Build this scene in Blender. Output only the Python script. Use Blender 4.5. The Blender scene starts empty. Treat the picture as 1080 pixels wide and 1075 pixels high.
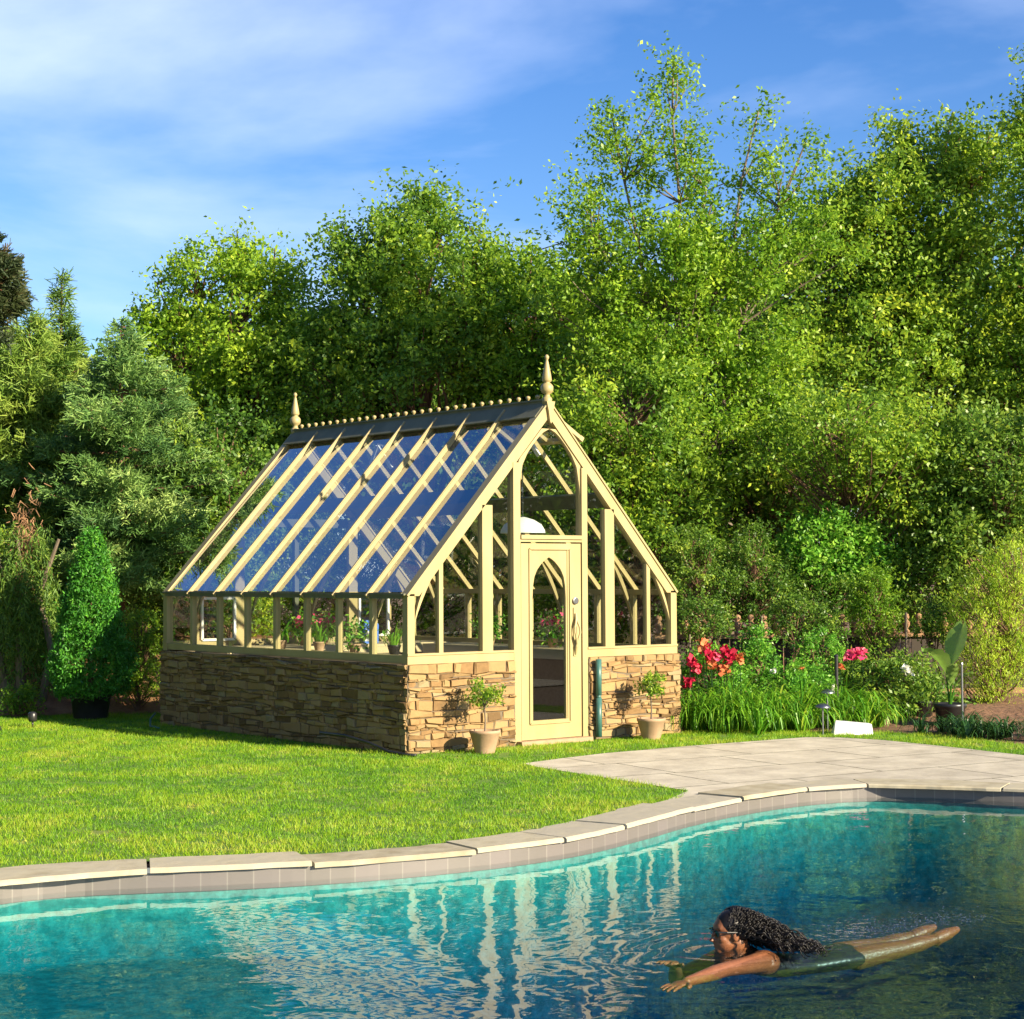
import bpy, math, random
import numpy as np
from mathutils import Vector, Matrix, geometry
R = math.radians
rng = np.random.default_rng(7)
random.seed(7)
scene = bpy.context.scene
col = scene.collection

# ---------------------------------------------------------------- camera
F, YAW, PITCH, ROLL, CX, CY, CZ = 1920.27, 0.679839, 0.035924, -0.005, -10.27957, -14.31139, 1.72
_d = Vector((math.sin(YAW) * math.cos(PITCH), math.cos(YAW) * math.cos(PITCH), math.sin(PITCH)))
_r = Vector((math.cos(YAW), -math.sin(YAW), 0))
_u = _r.cross(_d)
_r2 = _r * math.cos(ROLL) + _u * math.sin(ROLL)
_u2 = -_r * math.sin(ROLL) + _u * math.cos(ROLL)
cam = bpy.data.cameras.new('camera')
camo = bpy.data.objects.new('camera', cam)
col.objects.link(camo)
m = Matrix((_r2, _u2, -_d)).transposed().to_4x4()
m.translation = Vector((CX, CY, CZ))
camo.matrix_world = m
cam.sensor_fit = 'HORIZONTAL'
cam.sensor_width = 36
cam.lens = F / 1080 * 36
cam.clip_start = 0.1
cam.clip_end = 5000
scene.camera = camo

# ---------------------------------------------------------------- sky and sun
SUN_EL = R(23)
sun_az = (0.26, -0.966)
sun_dir = Vector((sun_az[0] * math.cos(SUN_EL), sun_az[1] * math.cos(SUN_EL), math.sin(SUN_EL))).normalized()
w = bpy.data.worlds.new('World')
scene.world = w
w.use_nodes = True
nt = w.node_tree
N, L = nt.nodes, nt.links
N.clear()
out = N.new('ShaderNodeOutputWorld')
bg = N.new('ShaderNodeBackground')
bg.inputs['Strength'].default_value = 0.06
sky = N.new('ShaderNodeTexSky')
sky.sky_type = 'NISHITA'
sky.sun_disc = False
sky.sun_elevation = SUN_EL
sky.sun_rotation = math.atan2(sun_az[0], sun_az[1])
sky.air_density = 1.0
sky.dust_density = 0.3
sky.ozone_density = 3.0
hs = N.new('ShaderNodeHueSaturation')
hs.inputs['Saturation'].default_value = 1.3
hs.inputs['Hue'].default_value = 0.515
hs.inputs['Value'].default_value = 1.2
L.new(sky.outputs[0], hs.inputs['Color'])
tc = N.new('ShaderNodeTexCoord')
mp = N.new('ShaderNodeMapping')
mp.inputs['Rotation'].default_value = (0, 0, R(30))
mp.inputs['Scale'].default_value = (1.2, 1.6, 5.0)
mp.inputs['Location'].default_value = (2.1, 0.7, 0.9)
L.new(tc.outputs['Generated'], mp.inputs['Vector'])
nz = N.new('ShaderNodeTexNoise')
nz.inputs['Scale'].default_value = 1.7
nz.inputs['Detail'].default_value = 7
nz.inputs['Roughness'].default_value = 0.52
nz.inputs['Distortion'].default_value = 0.35
L.new(mp.outputs[0], nz.inputs['Vector'])
rp = N.new('ShaderNodeValToRGB')
rp.color_ramp.elements[0].position = 0.40
rp.color_ramp.elements[0].color = (0, 0, 0, 1)
rp.color_ramp.elements[1].position = 0.78
rp.color_ramp.elements[1].color = (0.75, 0.75, 0.75, 1)
L.new(nz.outputs['Fac'], rp.inputs['Fac'])
mx = N.new('ShaderNodeMix')
mx.data_type = 'RGBA'
sz = N.new('ShaderNodeSeparateXYZ'); L.new(tc.outputs['Generated'], sz.inputs[0])
mr = N.new('ShaderNodeMapRange'); mr.inputs['From Min'].default_value = 0.34; mr.inputs['From Max'].default_value = 0.50
mr.inputs['To Min'].default_value = 1.0; mr.inputs['To Max'].default_value = 0.12; L.new(sz.outputs['Z'], mr.inputs['Value'])
cm_ = N.new('ShaderNodeMath'); cm_.operation = 'MULTIPLY'; L.new(rp.outputs['Color'], cm_.inputs[0]); L.new(mr.outputs[0], cm_.inputs[1])
L.new(cm_.outputs[0], mx.inputs['Factor'])
L.new(hs.outputs[0], mx.inputs['A'])
mx.inputs['B'].default_value = (7.5, 8.4, 10.5, 1)
L.new(mx.outputs['Result'], bg.inputs['Color'])
L.new(bg.outputs[0], out.inputs['Surface'])

sl = bpy.data.lights.new('sun', 'SUN')
sl.energy = 5.0
sl.angle = R(0.5)
sl.color = (1.0, 0.86, 0.62)
so = bpy.data.objects.new('sun', sl)
so.rotation_euler = sun_dir.to_track_quat('Z', 'Y').to_euler()
so.location = (3, -20, 20)
col.objects.link(so)

scene.view_settings.view_transform = 'Standard'
scene.view_settings.look = 'None'
scene.view_settings.gamma = 1
scene.view_settings.exposure = 1.4
scene.cycles.max_bounces = 10
scene.cycles.transparent_max_bounces = 24
scene.cycles.sample_clamp_indirect = 6
scene.cycles.use_denoising = True

WZ = -0.098                    # water level

# ---------------------------------------------------------------- helpers
def at(px, py, depth):
    """world point seen at a photograph pixel, at a distance along the view axis"""
    v = _d + _r2 * ((px - 540) / F) - _u2 * ((py - 537.5) / F)
    return Vector((CX, CY, CZ)) + v * depth
def gp(px, depth, z=0.0):
    p = at(px, 606, depth)
    return Vector((p.x, p.y, z))
def zat(py, depth):
    return CZ + (606.5 - py) / F * depth
def tag(o, label=None, cat=None, group=None, kind=None):
    if label: o['label'] = label
    if cat: o['category'] = cat
    if group: o['group'] = group
    if kind: o['kind'] = kind
    return o
def thing(name, loc, label, cat, group=None):
    o = bpy.data.objects.new(name, None)
    o.location = loc
    o.empty_display_size = 0.2
    col.objects.link(o)
    return tag(o, label, cat, group)
def link(name, me, mat, parent=None, smooth=False):
    if mat: me.materials.append(mat)
    o = bpy.data.objects.new(name, me)
    col.objects.link(o)
    if smooth:
        me.polygons.foreach_set('use_smooth', [True] * len(me.polygons))
    if parent is not None:
        o.parent = parent
        if parent.type == 'EMPTY': o.matrix_parent_inverse = Matrix.Translation(-Vector(parent.location))
    return o

class MB:
    def __init__(s): s.v = []; s.f = []; s.t = []
    def add(s, vs, fs, tone=None):
        b = len(s.v)
        s.v += [tuple(x) for x in vs]
        s.f += [tuple(i + b for i in f) for f in fs]
        if tone is not None: s.t += [tone] * len(vs)
    def box(s, lo, hi):
        x0, y0, z0 = lo; x1, y1, z1 = hi
        s.add([(x0, y0, z0), (x1, y0, z0), (x1, y1, z0), (x0, y1, z0), (x0, y0, z1), (x1, y0, z1), (x1, y1, z1), (x0, y1, z1)],
              [(0, 3, 2, 1), (4, 5, 6, 7), (0, 1, 5, 4), (1, 2, 6, 5), (2, 3, 7, 6), (3, 0, 4, 7)])
        return s
    def bar(s, a, b, wd, ht, up=(0, 0, 1)):
        """rectangular bar from a to b; wd across, ht along up"""
        a = Vector(a); b = Vector(b); d = (b - a).normalized(); up = Vector(up)
        sd = d.cross(up).normalized(); u = sd.cross(d).normalized()
        vs = []
        for p in (a, b):
            for i, j in ((-1, -1), (1, -1), (1, 1), (-1, 1)):
                vs.append(p + sd * (i * wd / 2) + u * (j * ht / 2))
        s.add(vs, [(0, 1, 2, 3), (7, 6, 5, 4), (0, 4, 5, 1), (1, 5, 6, 2), (2, 6, 7, 3), (3, 7, 4, 0)])
        return s
    def tube(s, pts, rad, n=8, cap=True, tone=None):
        pts = [Vector(p) for p in pts]
        if not hasattr(rad, '__len__'): rad = [rad] * len(pts)
        vs = []; fs = []
        ref = Vector((0, 0, 1))
        for i, p in enumerate(pts):
            d = (pts[min(i + 1, len(pts) - 1)] - pts[max(i - 1, 0)])
            d = d.normalized() if d.length > 1e-9 else Vector((0, 0, 1))
            if abs(d.dot(ref)) > 0.95: ref = Vector((1, 0, 0)) if abs(d.x) < 0.8 else Vector((0, 1, 0))
            a = d.cross(ref).normalized(); b = d.cross(a)
            for k in range(n):
                t = 2 * math.pi * k / n
                vs.append(p + (a * math.cos(t) + b * math.sin(t)) * rad[i])
        for i in range(len(pts) - 1):
            for k in range(n):
                k2 = (k + 1) % n
                fs.append((i * n + k, i * n + k2, (i + 1) * n + k2, (i + 1) * n + k))
        if cap:
            fs.append(tuple(range(n))[::-1]); fs.append(tuple((len(pts) - 1) * n + k for k in range(n)))
        s.add(vs, fs, tone)
        return s
    def lathe(s, c, prof, n=24, cap=True, ax=(1, 1)):
        c = Vector(c); vs = []; fs = []
        for r, z in prof:
            for k in range(n):
                t = 2 * math.pi * k / n
                vs.append((c.x + ax[0] * r * math.cos(t), c.y + ax[1] * r * math.sin(t), c.z + z))
        for i in range(len(prof) - 1):
            for k in range(n):
                k2 = (k + 1) % n
                fs.append((i * n + k, i * n + k2, (i + 1) * n + k2, (i + 1) * n + k))
        if cap:
            fs.append(tuple(range(n))[::-1]); fs.append(tuple((len(prof) - 1) * n + k for k in range(n)))
        s.add(vs, fs)
        return s
    def ell(s, c, r, n=20, rot=None):
        c = Vector(c); vs = []; fs = []; h = n // 2
        for i in range(h + 1):
            th = math.pi * i / h
            for k in range(n):
                ph = 2 * math.pi * k / n
                q = Vector((r[0] * math.sin(th) * math.cos(ph), r[1] * math.sin(th) * math.sin(ph), r[2] * math.cos(th)))
                if rot is not None: q = rot @ q
                vs.append(c + q)
        for i in range(h):
            for k in range(n):
                k2 = (k + 1) % n
                fs.append((i * n + k, (i + 1) * n + k, (i + 1) * n + k2, i * n + k2))
        s.add(vs, fs)
        return s
    def prism(s, poly, y0, y1, axis='y'):
        """closed polygon (a,b) extruded; axis y: (x,z) outline; axis z: (x,y) outline"""
        n = len(poly)
        if axis == 'y': vs = [(p[0], y0, p[1]) for p in poly] + [(p[0], y1, p[1]) for p in poly]
        elif axis == 'x': vs = [(y0, p[0], p[1]) for p in poly] + [(y1, p[0], p[1]) for p in poly]
        else: vs = [(p[0], p[1], y0) for p in poly] + [(p[0], p[1], y1) for p in poly]
        fs = [tuple(range(n))[::-1], tuple(range(n, 2 * n))]
        for i in range(n):
            j = (i + 1) % n
            fs.append((i, j, n + j, n + i))
        s.add(vs, fs)
        return s
    def strip(s, A, B, y0, y1):
        """thick ribbon between two polylines A and B in the xz plane, from y0 to y1"""
        n = len(A)
        vs = [(p[0], y0, p[1]) for p in A] + [(p[0], y0, p[1]) for p in B] + [(p[0], y1, p[1]) for p in A] + [(p[0], y1, p[1]) for p in B]
        fs = [(0, n, 3 * n, 2 * n), (n - 1, 3 * n - 1, 4 * n - 1, 2 * n - 1)]
        for i in range(n - 1):
            fs += [(i, i + 1, n + i + 1, n + i), (2 * n + i, 3 * n + i, 3 * n + i + 1, 2 * n + i + 1),
                   (i, 2 * n + i, 2 * n + i + 1, i + 1), (n + i, n + i + 1, 3 * n + i + 1, 3 * n + i)]
        s.add(vs, fs)
        return s
    def build(s, name, mat, parent=None, smooth=False, fix=True):
        me = bpy.data.meshes.new(name)
        me.from_pydata(s.v, [], s.f)
        if s.t:
            a = me.attributes.new('tone', 'FLOAT', 'POINT')
            a.data.foreach_set('value', s.t)
        if fix:
            import bmesh
            bm = bmesh.new(); bm.from_mesh(me)
            bmesh.ops.recalc_face_normals(bm, faces=bm.faces)
            bm.to_mesh(me); bm.free()
        return link(name, me, mat, parent, smooth)

def quads(name, P, mat, parent=None, tone=None, nv=4):
    """P: (n, nv, 3) array of separate polygons, one mesh"""
    n = P.shape[0]
    me = bpy.data.meshes.new(name)
    me.vertices.add(n * nv)
    me.vertices.foreach_set('co', P.astype(np.float32).ravel())
    me.loops.add(n * nv)
    me.loops.foreach_set('vertex_index', np.arange(n * nv, dtype=np.int32))
    me.polygons.add(n)
    me.polygons.foreach_set('loop_start', np.arange(0, n * nv, nv, dtype=np.int32))
    me.polygons.foreach_set('loop_total', np.full(n, nv, dtype=np.int32))
    if tone is not None:
        a = me.attributes.new('tone', 'FLOAT', 'POINT')
        a.data.foreach_set('value', np.repeat(tone, nv).astype(np.float32))
    me.update()
    return link(name, me, mat, parent)

def unit(a): return a / (np.linalg.norm(a, axis=-1, keepdims=True) + 1e-9)
def leaves(C, size, elong=0.5, droop=0.0, face_up=0.35):
    """diamond leaves around centres C"""
    n = len(C)
    sz = size * rng.uniform(0.6, 1.35, (n, 1))
    nrm = unit(rng.normal(size=(n, 3)) + np.array([0, 0, face_up * 2]))
    a = unit(rng.normal(size=(n, 3)) - np.array([0, 0, droop]))
    a = unit(a - nrm * (a * nrm).sum(1, keepdims=True))
    b = np.cross(nrm, a) * elong
    return np.stack([C - a * sz * .5, C + b * sz * .5 - a * sz * 0.08, C + a * sz * .55, C - b * sz * .5 - a * sz * 0.08], 1)

# ---------------------------------------------------------------- materials
def mat(name):
    m = bpy.data.materials.new(name); m.use_nodes = True
    nt = m.node_tree
    return m, nt.nodes, nt.links, nt.nodes['Principled BSDF']
def simple(name, c1, c2=None, scale=8, rough=0.6, metal=0.0, bump=0.0, bscale=30, spec=0.5, stretch=(1, 1, 1)):
    m, N, L, B = mat(name)
    B.inputs['Roughness'].default_value = rough
    B.inputs['Metallic'].default_value = metal
    B.inputs['Specular IOR Level'].default_value = spec
    tc = N.new('ShaderNodeTexCoord'); mp = N.new('ShaderNodeMapping')
    mp.inputs['Scale'].default_value = stretch
    L.new(tc.outputs['Object'], mp.inputs['Vector'])
    nz = N.new('ShaderNodeTexNoise'); nz.inputs['Scale'].default_value = scale; nz.inputs['Detail'].default_value = 6
    nz.inputs['Roughness'].default_value = 0.65
    L.new(mp.outputs[0], nz.inputs['Vector'])
    r = N.new('ShaderNodeValToRGB')
    r.color_ramp.elements[0].position = 0.3; r.color_ramp.elements[1].position = 0.7
    r.color_ramp.elements[0].color = (*c1, 1); r.color_ramp.elements[1].color = (*(c2 or c1), 1)
    L.new(nz.outputs['Fac'], r.inputs['Fac'])
    L.new(r.outputs['Color'], B.inputs['Base Color'])
    if bump:
        n2 = N.new('ShaderNodeTexNoise'); n2.inputs['Scale'].default_value = bscale; n2.inputs['Detail'].default_value = 5
        L.new(mp.outputs[0], n2.inputs['Vector'])
        b = N.new('ShaderNodeBump'); b.inputs['Strength'].default_value = 1.0; b.inputs['Distance'].default_value = bump
        L.new(n2.outputs['Fac'], b.inputs['Height']); L.new(b.outputs[0], B.inputs['Normal'])
    return m
def toned(name, cols, rough=0.55, trans=0.0, spec=0.4, noise=0.0, nscale=20, bump=0.0):
    """colour picked per leaf or per stone from its tone attribute"""
    m, N, L, B = mat(name)
    B.inputs['Roughness'].default_value = rough
    B.inputs['Specular IOR Level'].default_value = spec
    at_ = N.new('ShaderNodeAttribute'); at_.attribute_name = 'tone'
    r = N.new('ShaderNodeValToRGB')
    els = r.color_ramp.elements
    while len(els) < len(cols): els.new(0.5)
    for i, c in enumerate(cols):
        els[i].position = i / (len(cols) - 1); els[i].color = (*c, 1)
    fac = at_.outputs['Fac']
    if noise or bump:
        tc = N.new('ShaderNodeTexCoord')
        nz = N.new('ShaderNodeTexNoise'); nz.inputs['Scale'].default_value = nscale; nz.inputs['Detail'].default_value = 6
        L.new(tc.outputs['Object'], nz.inputs['Vector'])
        if noise:
            a = N.new('ShaderNodeMath'); a.operation = 'MULTIPLY_ADD'; a.inputs[1].default_value = noise; 
            s = N.new('ShaderNodeMath'); s.operation = 'SUBTRACT'; s.inputs[1].default_value = 0.5
            L.new(nz.outputs['Fac'], s.inputs[0]); L.new(s.outputs[0], a.inputs[0]); L.new(fac, a.inputs[2])
            fac = a.outputs[0]
        if bump:
            b = N.new('ShaderNodeBump'); b.inputs['Distance'].default_value = bump
            L.new(nz.outputs['Fac'], b.inputs['Height']); L.new(b.outputs[0], B.inputs['Normal'])
    L.new(fac, r.inputs['Fac'])
    L.new(r.outputs['Color'], B.inputs['Base Color'])
    if trans:
        t = N.new('ShaderNodeBsdfTranslucent'); mxs = N.new('ShaderNodeMixShader'); mxs.inputs[0].default_value = trans
        L.new(r.outputs['Color'], t.inputs['Color'])
        L.new(B.outputs[0], mxs.inputs[1]); L.new(t.outputs[0], mxs.inputs[2])
        L.new(mxs.outputs[0], N['Material Output'].inputs['Surface'])
    return m

M = {}
M['cream'] = simple('cream_paint', (0.30, 0.235, 0.098), (0.37, 0.30, 0.14), 3, 0.5, bump=0.0006, bscale=60, stretch=(1, 1, .3))
M['ridge'] = simple('shaded_paint', (0.13, 0.13, 0.085), (0.19, 0.185, 0.125), 4, 0.8, spec=.15)  # timber colour darkened to carry the shade on ridge and left eave
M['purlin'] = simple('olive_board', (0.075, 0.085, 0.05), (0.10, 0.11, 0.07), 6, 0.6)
M['stone'] = toned('field_stone', [(0.134, 0.084, 0.040), (0.238, 0.145, 0.065), (0.302, 0.191, 0.086), (0.262, 0.176, 0.083), (0.341, 0.221, 0.099), (0.262, 0.206, 0.117)], 0.9, 0, 0.15, 0.30, 18, 0.008)
M['mortar'] = simple('deep_joint', (0.11, 0.085, 0.055), (0.17, 0.13, 0.085), 20, 0.95)
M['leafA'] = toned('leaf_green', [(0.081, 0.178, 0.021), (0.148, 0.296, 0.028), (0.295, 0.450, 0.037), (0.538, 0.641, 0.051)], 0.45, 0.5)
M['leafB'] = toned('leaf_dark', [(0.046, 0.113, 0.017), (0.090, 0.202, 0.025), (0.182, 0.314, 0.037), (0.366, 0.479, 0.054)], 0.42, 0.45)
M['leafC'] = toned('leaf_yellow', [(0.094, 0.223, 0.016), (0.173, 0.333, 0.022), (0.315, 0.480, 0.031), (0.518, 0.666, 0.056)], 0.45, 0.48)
M['bright'] = toned('leaf_bright', [(0.051, 0.172, 0.020), (0.094, 0.296, 0.026), (0.172, 0.421, 0.038), (0.326, 0.562, 0.066)], 0.4, 0.42)
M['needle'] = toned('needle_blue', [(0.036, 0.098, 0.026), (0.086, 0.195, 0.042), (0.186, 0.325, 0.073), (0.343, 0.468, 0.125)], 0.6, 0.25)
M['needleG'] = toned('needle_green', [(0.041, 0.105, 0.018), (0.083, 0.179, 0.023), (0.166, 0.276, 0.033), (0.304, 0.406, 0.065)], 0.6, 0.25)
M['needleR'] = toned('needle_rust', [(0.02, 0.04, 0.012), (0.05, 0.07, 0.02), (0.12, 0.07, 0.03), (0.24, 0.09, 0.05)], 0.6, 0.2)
M['bark'] = simple('bark', (0.10, 0.055, 0.035), (0.22, 0.12, 0.07), 12, 0.9, bump=0.01, bscale=25, stretch=(1, 1, .25))
M['barkL'] = simple('pale_bark', (0.11, 0.085, 0.06), (0.22, 0.17, 0.12), 9, 0.9, bump=0.006, bscale=25, stretch=(1, 1, .25))
M['grass'] = toned('grass_blade', [(0.065, 0.205, 0.006), (0.132, 0.322, 0.008), (0.224, 0.411, 0.012), (0.355, 0.484, 0.024), (0.473, 0.468, 0.082)], 0.5, 0.45)
M['strap'] = toned('strap_leaf', [(0.049, 0.176, 0.012), (0.097, 0.297, 0.016), (0.194, 0.405, 0.024), (0.405, 0.513, 0.049)], 0.4, 0.35)
M['dstrap'] = toned('dark_strap_leaf', [(0.015, 0.05, 0.015), (0.03, 0.09, 0.02), (0.05, 0.13, 0.03)], 0.35, 0.25)
M['red'] = toned('red_petal', [(0.42, 0.01, 0.05), (0.60, 0.02, 0.07), (0.68, 0.06, 0.10)], 0.5, 0.3)
M['pink'] = toned('pink_petal', [(0.65, 0.03, 0.14), (0.75, 0.08, 0.22), (0.75, 0.16, 0.2)], 0.5, 0.3)
M['orange'] = toned('orange_petal', [(0.62, 0.14, 0.06), (0.7, 0.22, 0.08), (0.7, 0.3, 0.12)], 0.5, 0.3)
M['white'] = toned('white_petal', [(0.75, 0.76, 0.66), (0.82, 0.82, 0.74), (0.85, 0.86, 0.82)], 0.5, 0.3)
M['black'] = simple('black_plastic', (0.012, 0.012, 0.013), (0.025, 0.025, 0.026), 10, 0.35)
M['clay'] = simple('pale_terracotta', (0.30, 0.195, 0.115), (0.40, 0.27, 0.17), 7, 0.75, bump=0.001, bscale=40)
M['whitep'] = simple('white_board', (0.66, 0.66, 0.63), (0.76, 0.76, 0.74), 6, 0.5)
M['pipe'] = simple('green_pipe', (0.03, 0.10, 0.09), (0.05, 0.14, 0.12), 10, 0.4)
M['steel'] = simple('steel', (0.16, 0.17, 0.19), (0.22, 0.23, 0.25), 20, 0.35, 0.9)
M['cedar'] = simple('cedar_board', (0.20, 0.11, 0.055), (0.32, 0.18, 0.09), 6, 0.8, stretch=(1, 1, .2))
M['benchw'] = simple('bench_wood', (0.45, 0.36, 0.20), (0.56, 0.46, 0.28), 5, 0.7, stretch=(1, .2, 1))
M['soil'] = simple('soil', (0.10, 0.05, 0.028), (0.21, 0.11, 0.06), 9, 0.95, bump=0.03, bscale=14)
M['mulch'] = simple('red_mulch', (0.17, 0.06, 0.028), (0.42, 0.21, 0.11), 3.5, 0.95, bump=0.03, bscale=18)
M['coping'] = simple('coping_stone', (0.33, 0.30, 0.22), (0.50, 0.44, 0.33), 3.0, 0.75, bump=0.004, bscale=14)
M['skin'] = simple('skin', (0.155, 0.056, 0.023), (0.205, 0.08, 0.033), 12, 0.42, spec=0.5, bump=0.0025, bscale=60)
M['hair'] = simple('wet_hair', (0.005, 0.004, 0.004), (0.010, 0.008, 0.007), 30, 0.42, spec=0.3)
M['blk_glass'] = simple('dark_lens', (0.01, 0.007, 0.006), (0.015, 0.01, 0.008), 4, 0.08, spec=0.8)
M['suit'] = simple('black_swimsuit', (0.010, 0.011, 0.014), (0.02, 0.021, 0.026), 20, 0.4)
M['suitb'] = simple('light_blue_fabric', (0.35, 0.58, 0.72), (0.55, 0.75, 0.85), 14, 0.5)
M['blue'] = simple('blue_plastic', (0.04, 0.13, 0.55), (0.08, 0.22, 0.68), 4, 0.4)

def sided_ior(N, L, fr, ior):
    """the same reflectance from either side: a thin sheet has no total internal reflection"""
    g = N.new('ShaderNodeNewGeometry'); a = N.new('ShaderNodeMath'); a.operation = 'MULTIPLY_ADD'
    a.inputs[1].default_value = 1 / ior - ior; a.inputs[2].default_value = ior
    L.new(g.outputs['Backfacing'], a.inputs[0]); L.new(a.outputs[0], fr.inputs['IOR'])
def glass_material(name, boost, tint):
    m = bpy.data.materials.new(name); m.use_nodes = True
    N, L = m.node_tree.nodes, m.node_tree.links
    N.remove(N['Principled BSDF'])
    fr = N.new('ShaderNodeFresnel'); sided_ior(N, L, fr, 1.5)
    mu = N.new('ShaderNodeMath'); mu.operation = 'MULTIPLY'; mu.inputs[1].default_value = boost; mu.use_clamp = True
    tr = N.new('ShaderNodeBsdfTransparent'); tr.inputs['Color'].default_value = (*tint, 1)
    gl = N.new('ShaderNodeBsdfGlossy'); gl.inputs['Roughness'].default_value = 0.0
    mxs = N.new('ShaderNodeMixShader')
    L.new(fr.outputs[0], mu.inputs[0]); L.new(mu.outputs[0], mxs.inputs[0])
    L.new(tr.outputs[0], mxs.inputs[1]); L.new(gl.outputs[0], mxs.inputs[2])
    L.new(mxs.outputs[0], N['Material Output'].inputs['Surface'])
    return m
M['glass'] = glass_material('pane_glass', 1.5, (0.86, 0.90, 0.86))
M['roofglass'] = glass_material('roof_glass', 3.7, (0.84, 0.90, 0.92))

# ================================================================ GROUND
OUT = [(-5.81, -3.94), (-5.44, -4.02), (-5.14, -4.13), (-4.51, -4.46), (-3.93, -4.65), (-3.26, -4.86), (-2.94, -4.87), (-2.0, -4.68), (-0.72, -4.18), (-0.02, -3.91)]
INN = [(-7.6, -5.2), (-6.7, -4.62), (-6.02, -4.42), (-5.64, -4.45), (-5.36, -4.56), (-4.76, -4.86), (-4.2, -5.07), (-3.53, -5.22), (-2.9, -5.27), (-2.28, -5.2), (-1.48, -4.94),
       (-0.85, -4.70), (-0.05, -4.50), (0.75, -4.44), (1.32, -4.60), (1.66, -5.02), (1.96, -5.62), (2.38, -6.4), (3.2, -7.2), (4.8, -8.2), (5.8, -10.2), (4.6, -12.4), (1.5, -13.4), (-2.5, -13.4), (-6.0, -12.4), (-8.4, -10.4), (-9.0, -8.2), (-8.6, -6.3)]
def catmull(pts, k=6, closed=True):
    n = len(pts); o = []
    P = [Vector((*p, 0)) for p in pts]
    for i in range(n if closed else n - 1):
        p0, p1, p2, p3 = P[(i - 1) % n], P[i], P[(i + 1) % n], P[(i + 2) % n]
        for j in range(k):
            t = j / k
            q = 0.5 * ((2 * p1) + (p2 - p0) * t + (2 * p0 - 5 * p1 + 4 * p2 - p3) * t * t + (3 * p1 - p0 - 3 * p2 + p3) * t ** 3)
            o.append((q.x, q.y))
    return o
def resample(pts, step):
    P = np.array(pts + [pts[0]]); d = np.r_[0, np.cumsum(np.linalg.norm(np.diff(P, axis=0), axis=1))]
    n = int(d[-1] / step); s = np.linspace(0, d[-1], n, endpoint=False)
    return np.stack([np.interp(s, d, P[:, 0]), np.interp(s, d, P[:, 1])], 1)
def offset(P, dist):
    t = unit(np.roll(P, -1, 0) - np.roll(P, 1, 0))
    nrm = np.stack([-t[:, 1], t[:, 0]], 1)
    a = 0.5 * np.sum(P[:, 0] * np.roll(P[:, 1], -1) - np.roll(P[:, 0], -1) * P[:, 1])
    if a > 0: nrm = -nrm          # outward
    return P + nrm * dist
pool = resample(catmull(INN), 0.12)
def poly_in(P, Q):
    """points Q inside polygon P"""
    x, y = Q[:, 0], Q[:, 1]; ins = np.zeros(len(Q), bool)
    for (x0, y0), (x1, y1) in zip(P, np.roll(P, -1, 0)):
        c = ((y0 > y) != (y1 > y)) & (x < (x1 - x0) * (y - y0) / (y1 - y0 + 1e-12) + x0)
        ins ^= c
    return ins
def sheet(name, outer, holes, z, material, clip=False):
    vs = []; es = []
    for lp in [outer] + holes:
        b = len(vs); n = len(lp)
        vs += [Vector((p[0], p[1])) for p in lp]; es += [(b + i, b + (i + 1) % n) for i in range(n)]
    v, e, f, *_ = geometry.delaunay_2d_cdt(vs, es, [], 1, 1e-6)
    f = [t for t in f]
    if holes:
        cen = np.array([[sum(v[i].x for i in t) / len(t), sum(v[i].y for i in t) / len(t)] for t in f])
        if clip:
            k = poly_in(np.array(outer), cen); f = [t for t, kk in zip(f, k) if kk]; cen = cen[k]
        for h in holes:
            k = ~poly_in(np.array(h), cen); f = [t for t, kk in zip(f, k) if kk]; cen = cen[k]
    me = bpy.data.meshes.new(name)
    me.from_pydata([(p.x, p.y, z) for p in v], [], f)
    o = link(name, me, material)
    return tag(o, kind='structure')
hole = offset(pool, 0.2)
sheet('ground', [(-900, -900), (900, -900), (900, 900), (-900, 900)], [hole.tolist()], -0.012, M['soil'])

# lawn
cop_out = offset(pool, 0.36)
def outer_between(p, q):
    i = int(np.argmin(np.linalg.norm(cop_out - np.array(p), axis=1))); j = int(np.argmin(np.linalg.norm(cop_out - np.array(q), axis=1)))
    seg = []
    n = len(cop_out); a = np.sum(pool[:, 0] * np.roll(pool[:, 1], -1) - np.roll(pool[:, 0], -1) * pool[:, 1])
    k = i
    fw = (j - i) % n <= (i - j) % n
    while k != j:
        seg.append(tuple(cop_out[k])); k = (k + (1 if fw else -1)) % n
    return seg
edge = outer_between((-7.4, -4.75), (-0.35, -4.15))
LAWN = edge + [(-0.08, -3.9), (0.02, -3.0), (0.16, -1.75), (0.26, -1.42), (0.8, -1.3), (1.46, -1.2), (2.6, -1.22), (4.16, -1.33), (4.40, -1.6), (4.50, -2.1), (4.40, -3.0), (4.25, -3.97), (4.05, -7.0),
        (5.1, -7.0), (5.15, -3.3), (5.35, -2.2), (5.25, -1.4), (4.85, -0.95), (4.3, -0.5), (3.7, -0.1), (3.7, 6.9), (1.5, 7.0), (0.0, 7.1), (-0.8, 7.7), (-2.5, 8.6), (-6, 9.5), (-14, 9.0), (-14, -4.4), (-8.6, -5.2)]
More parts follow.
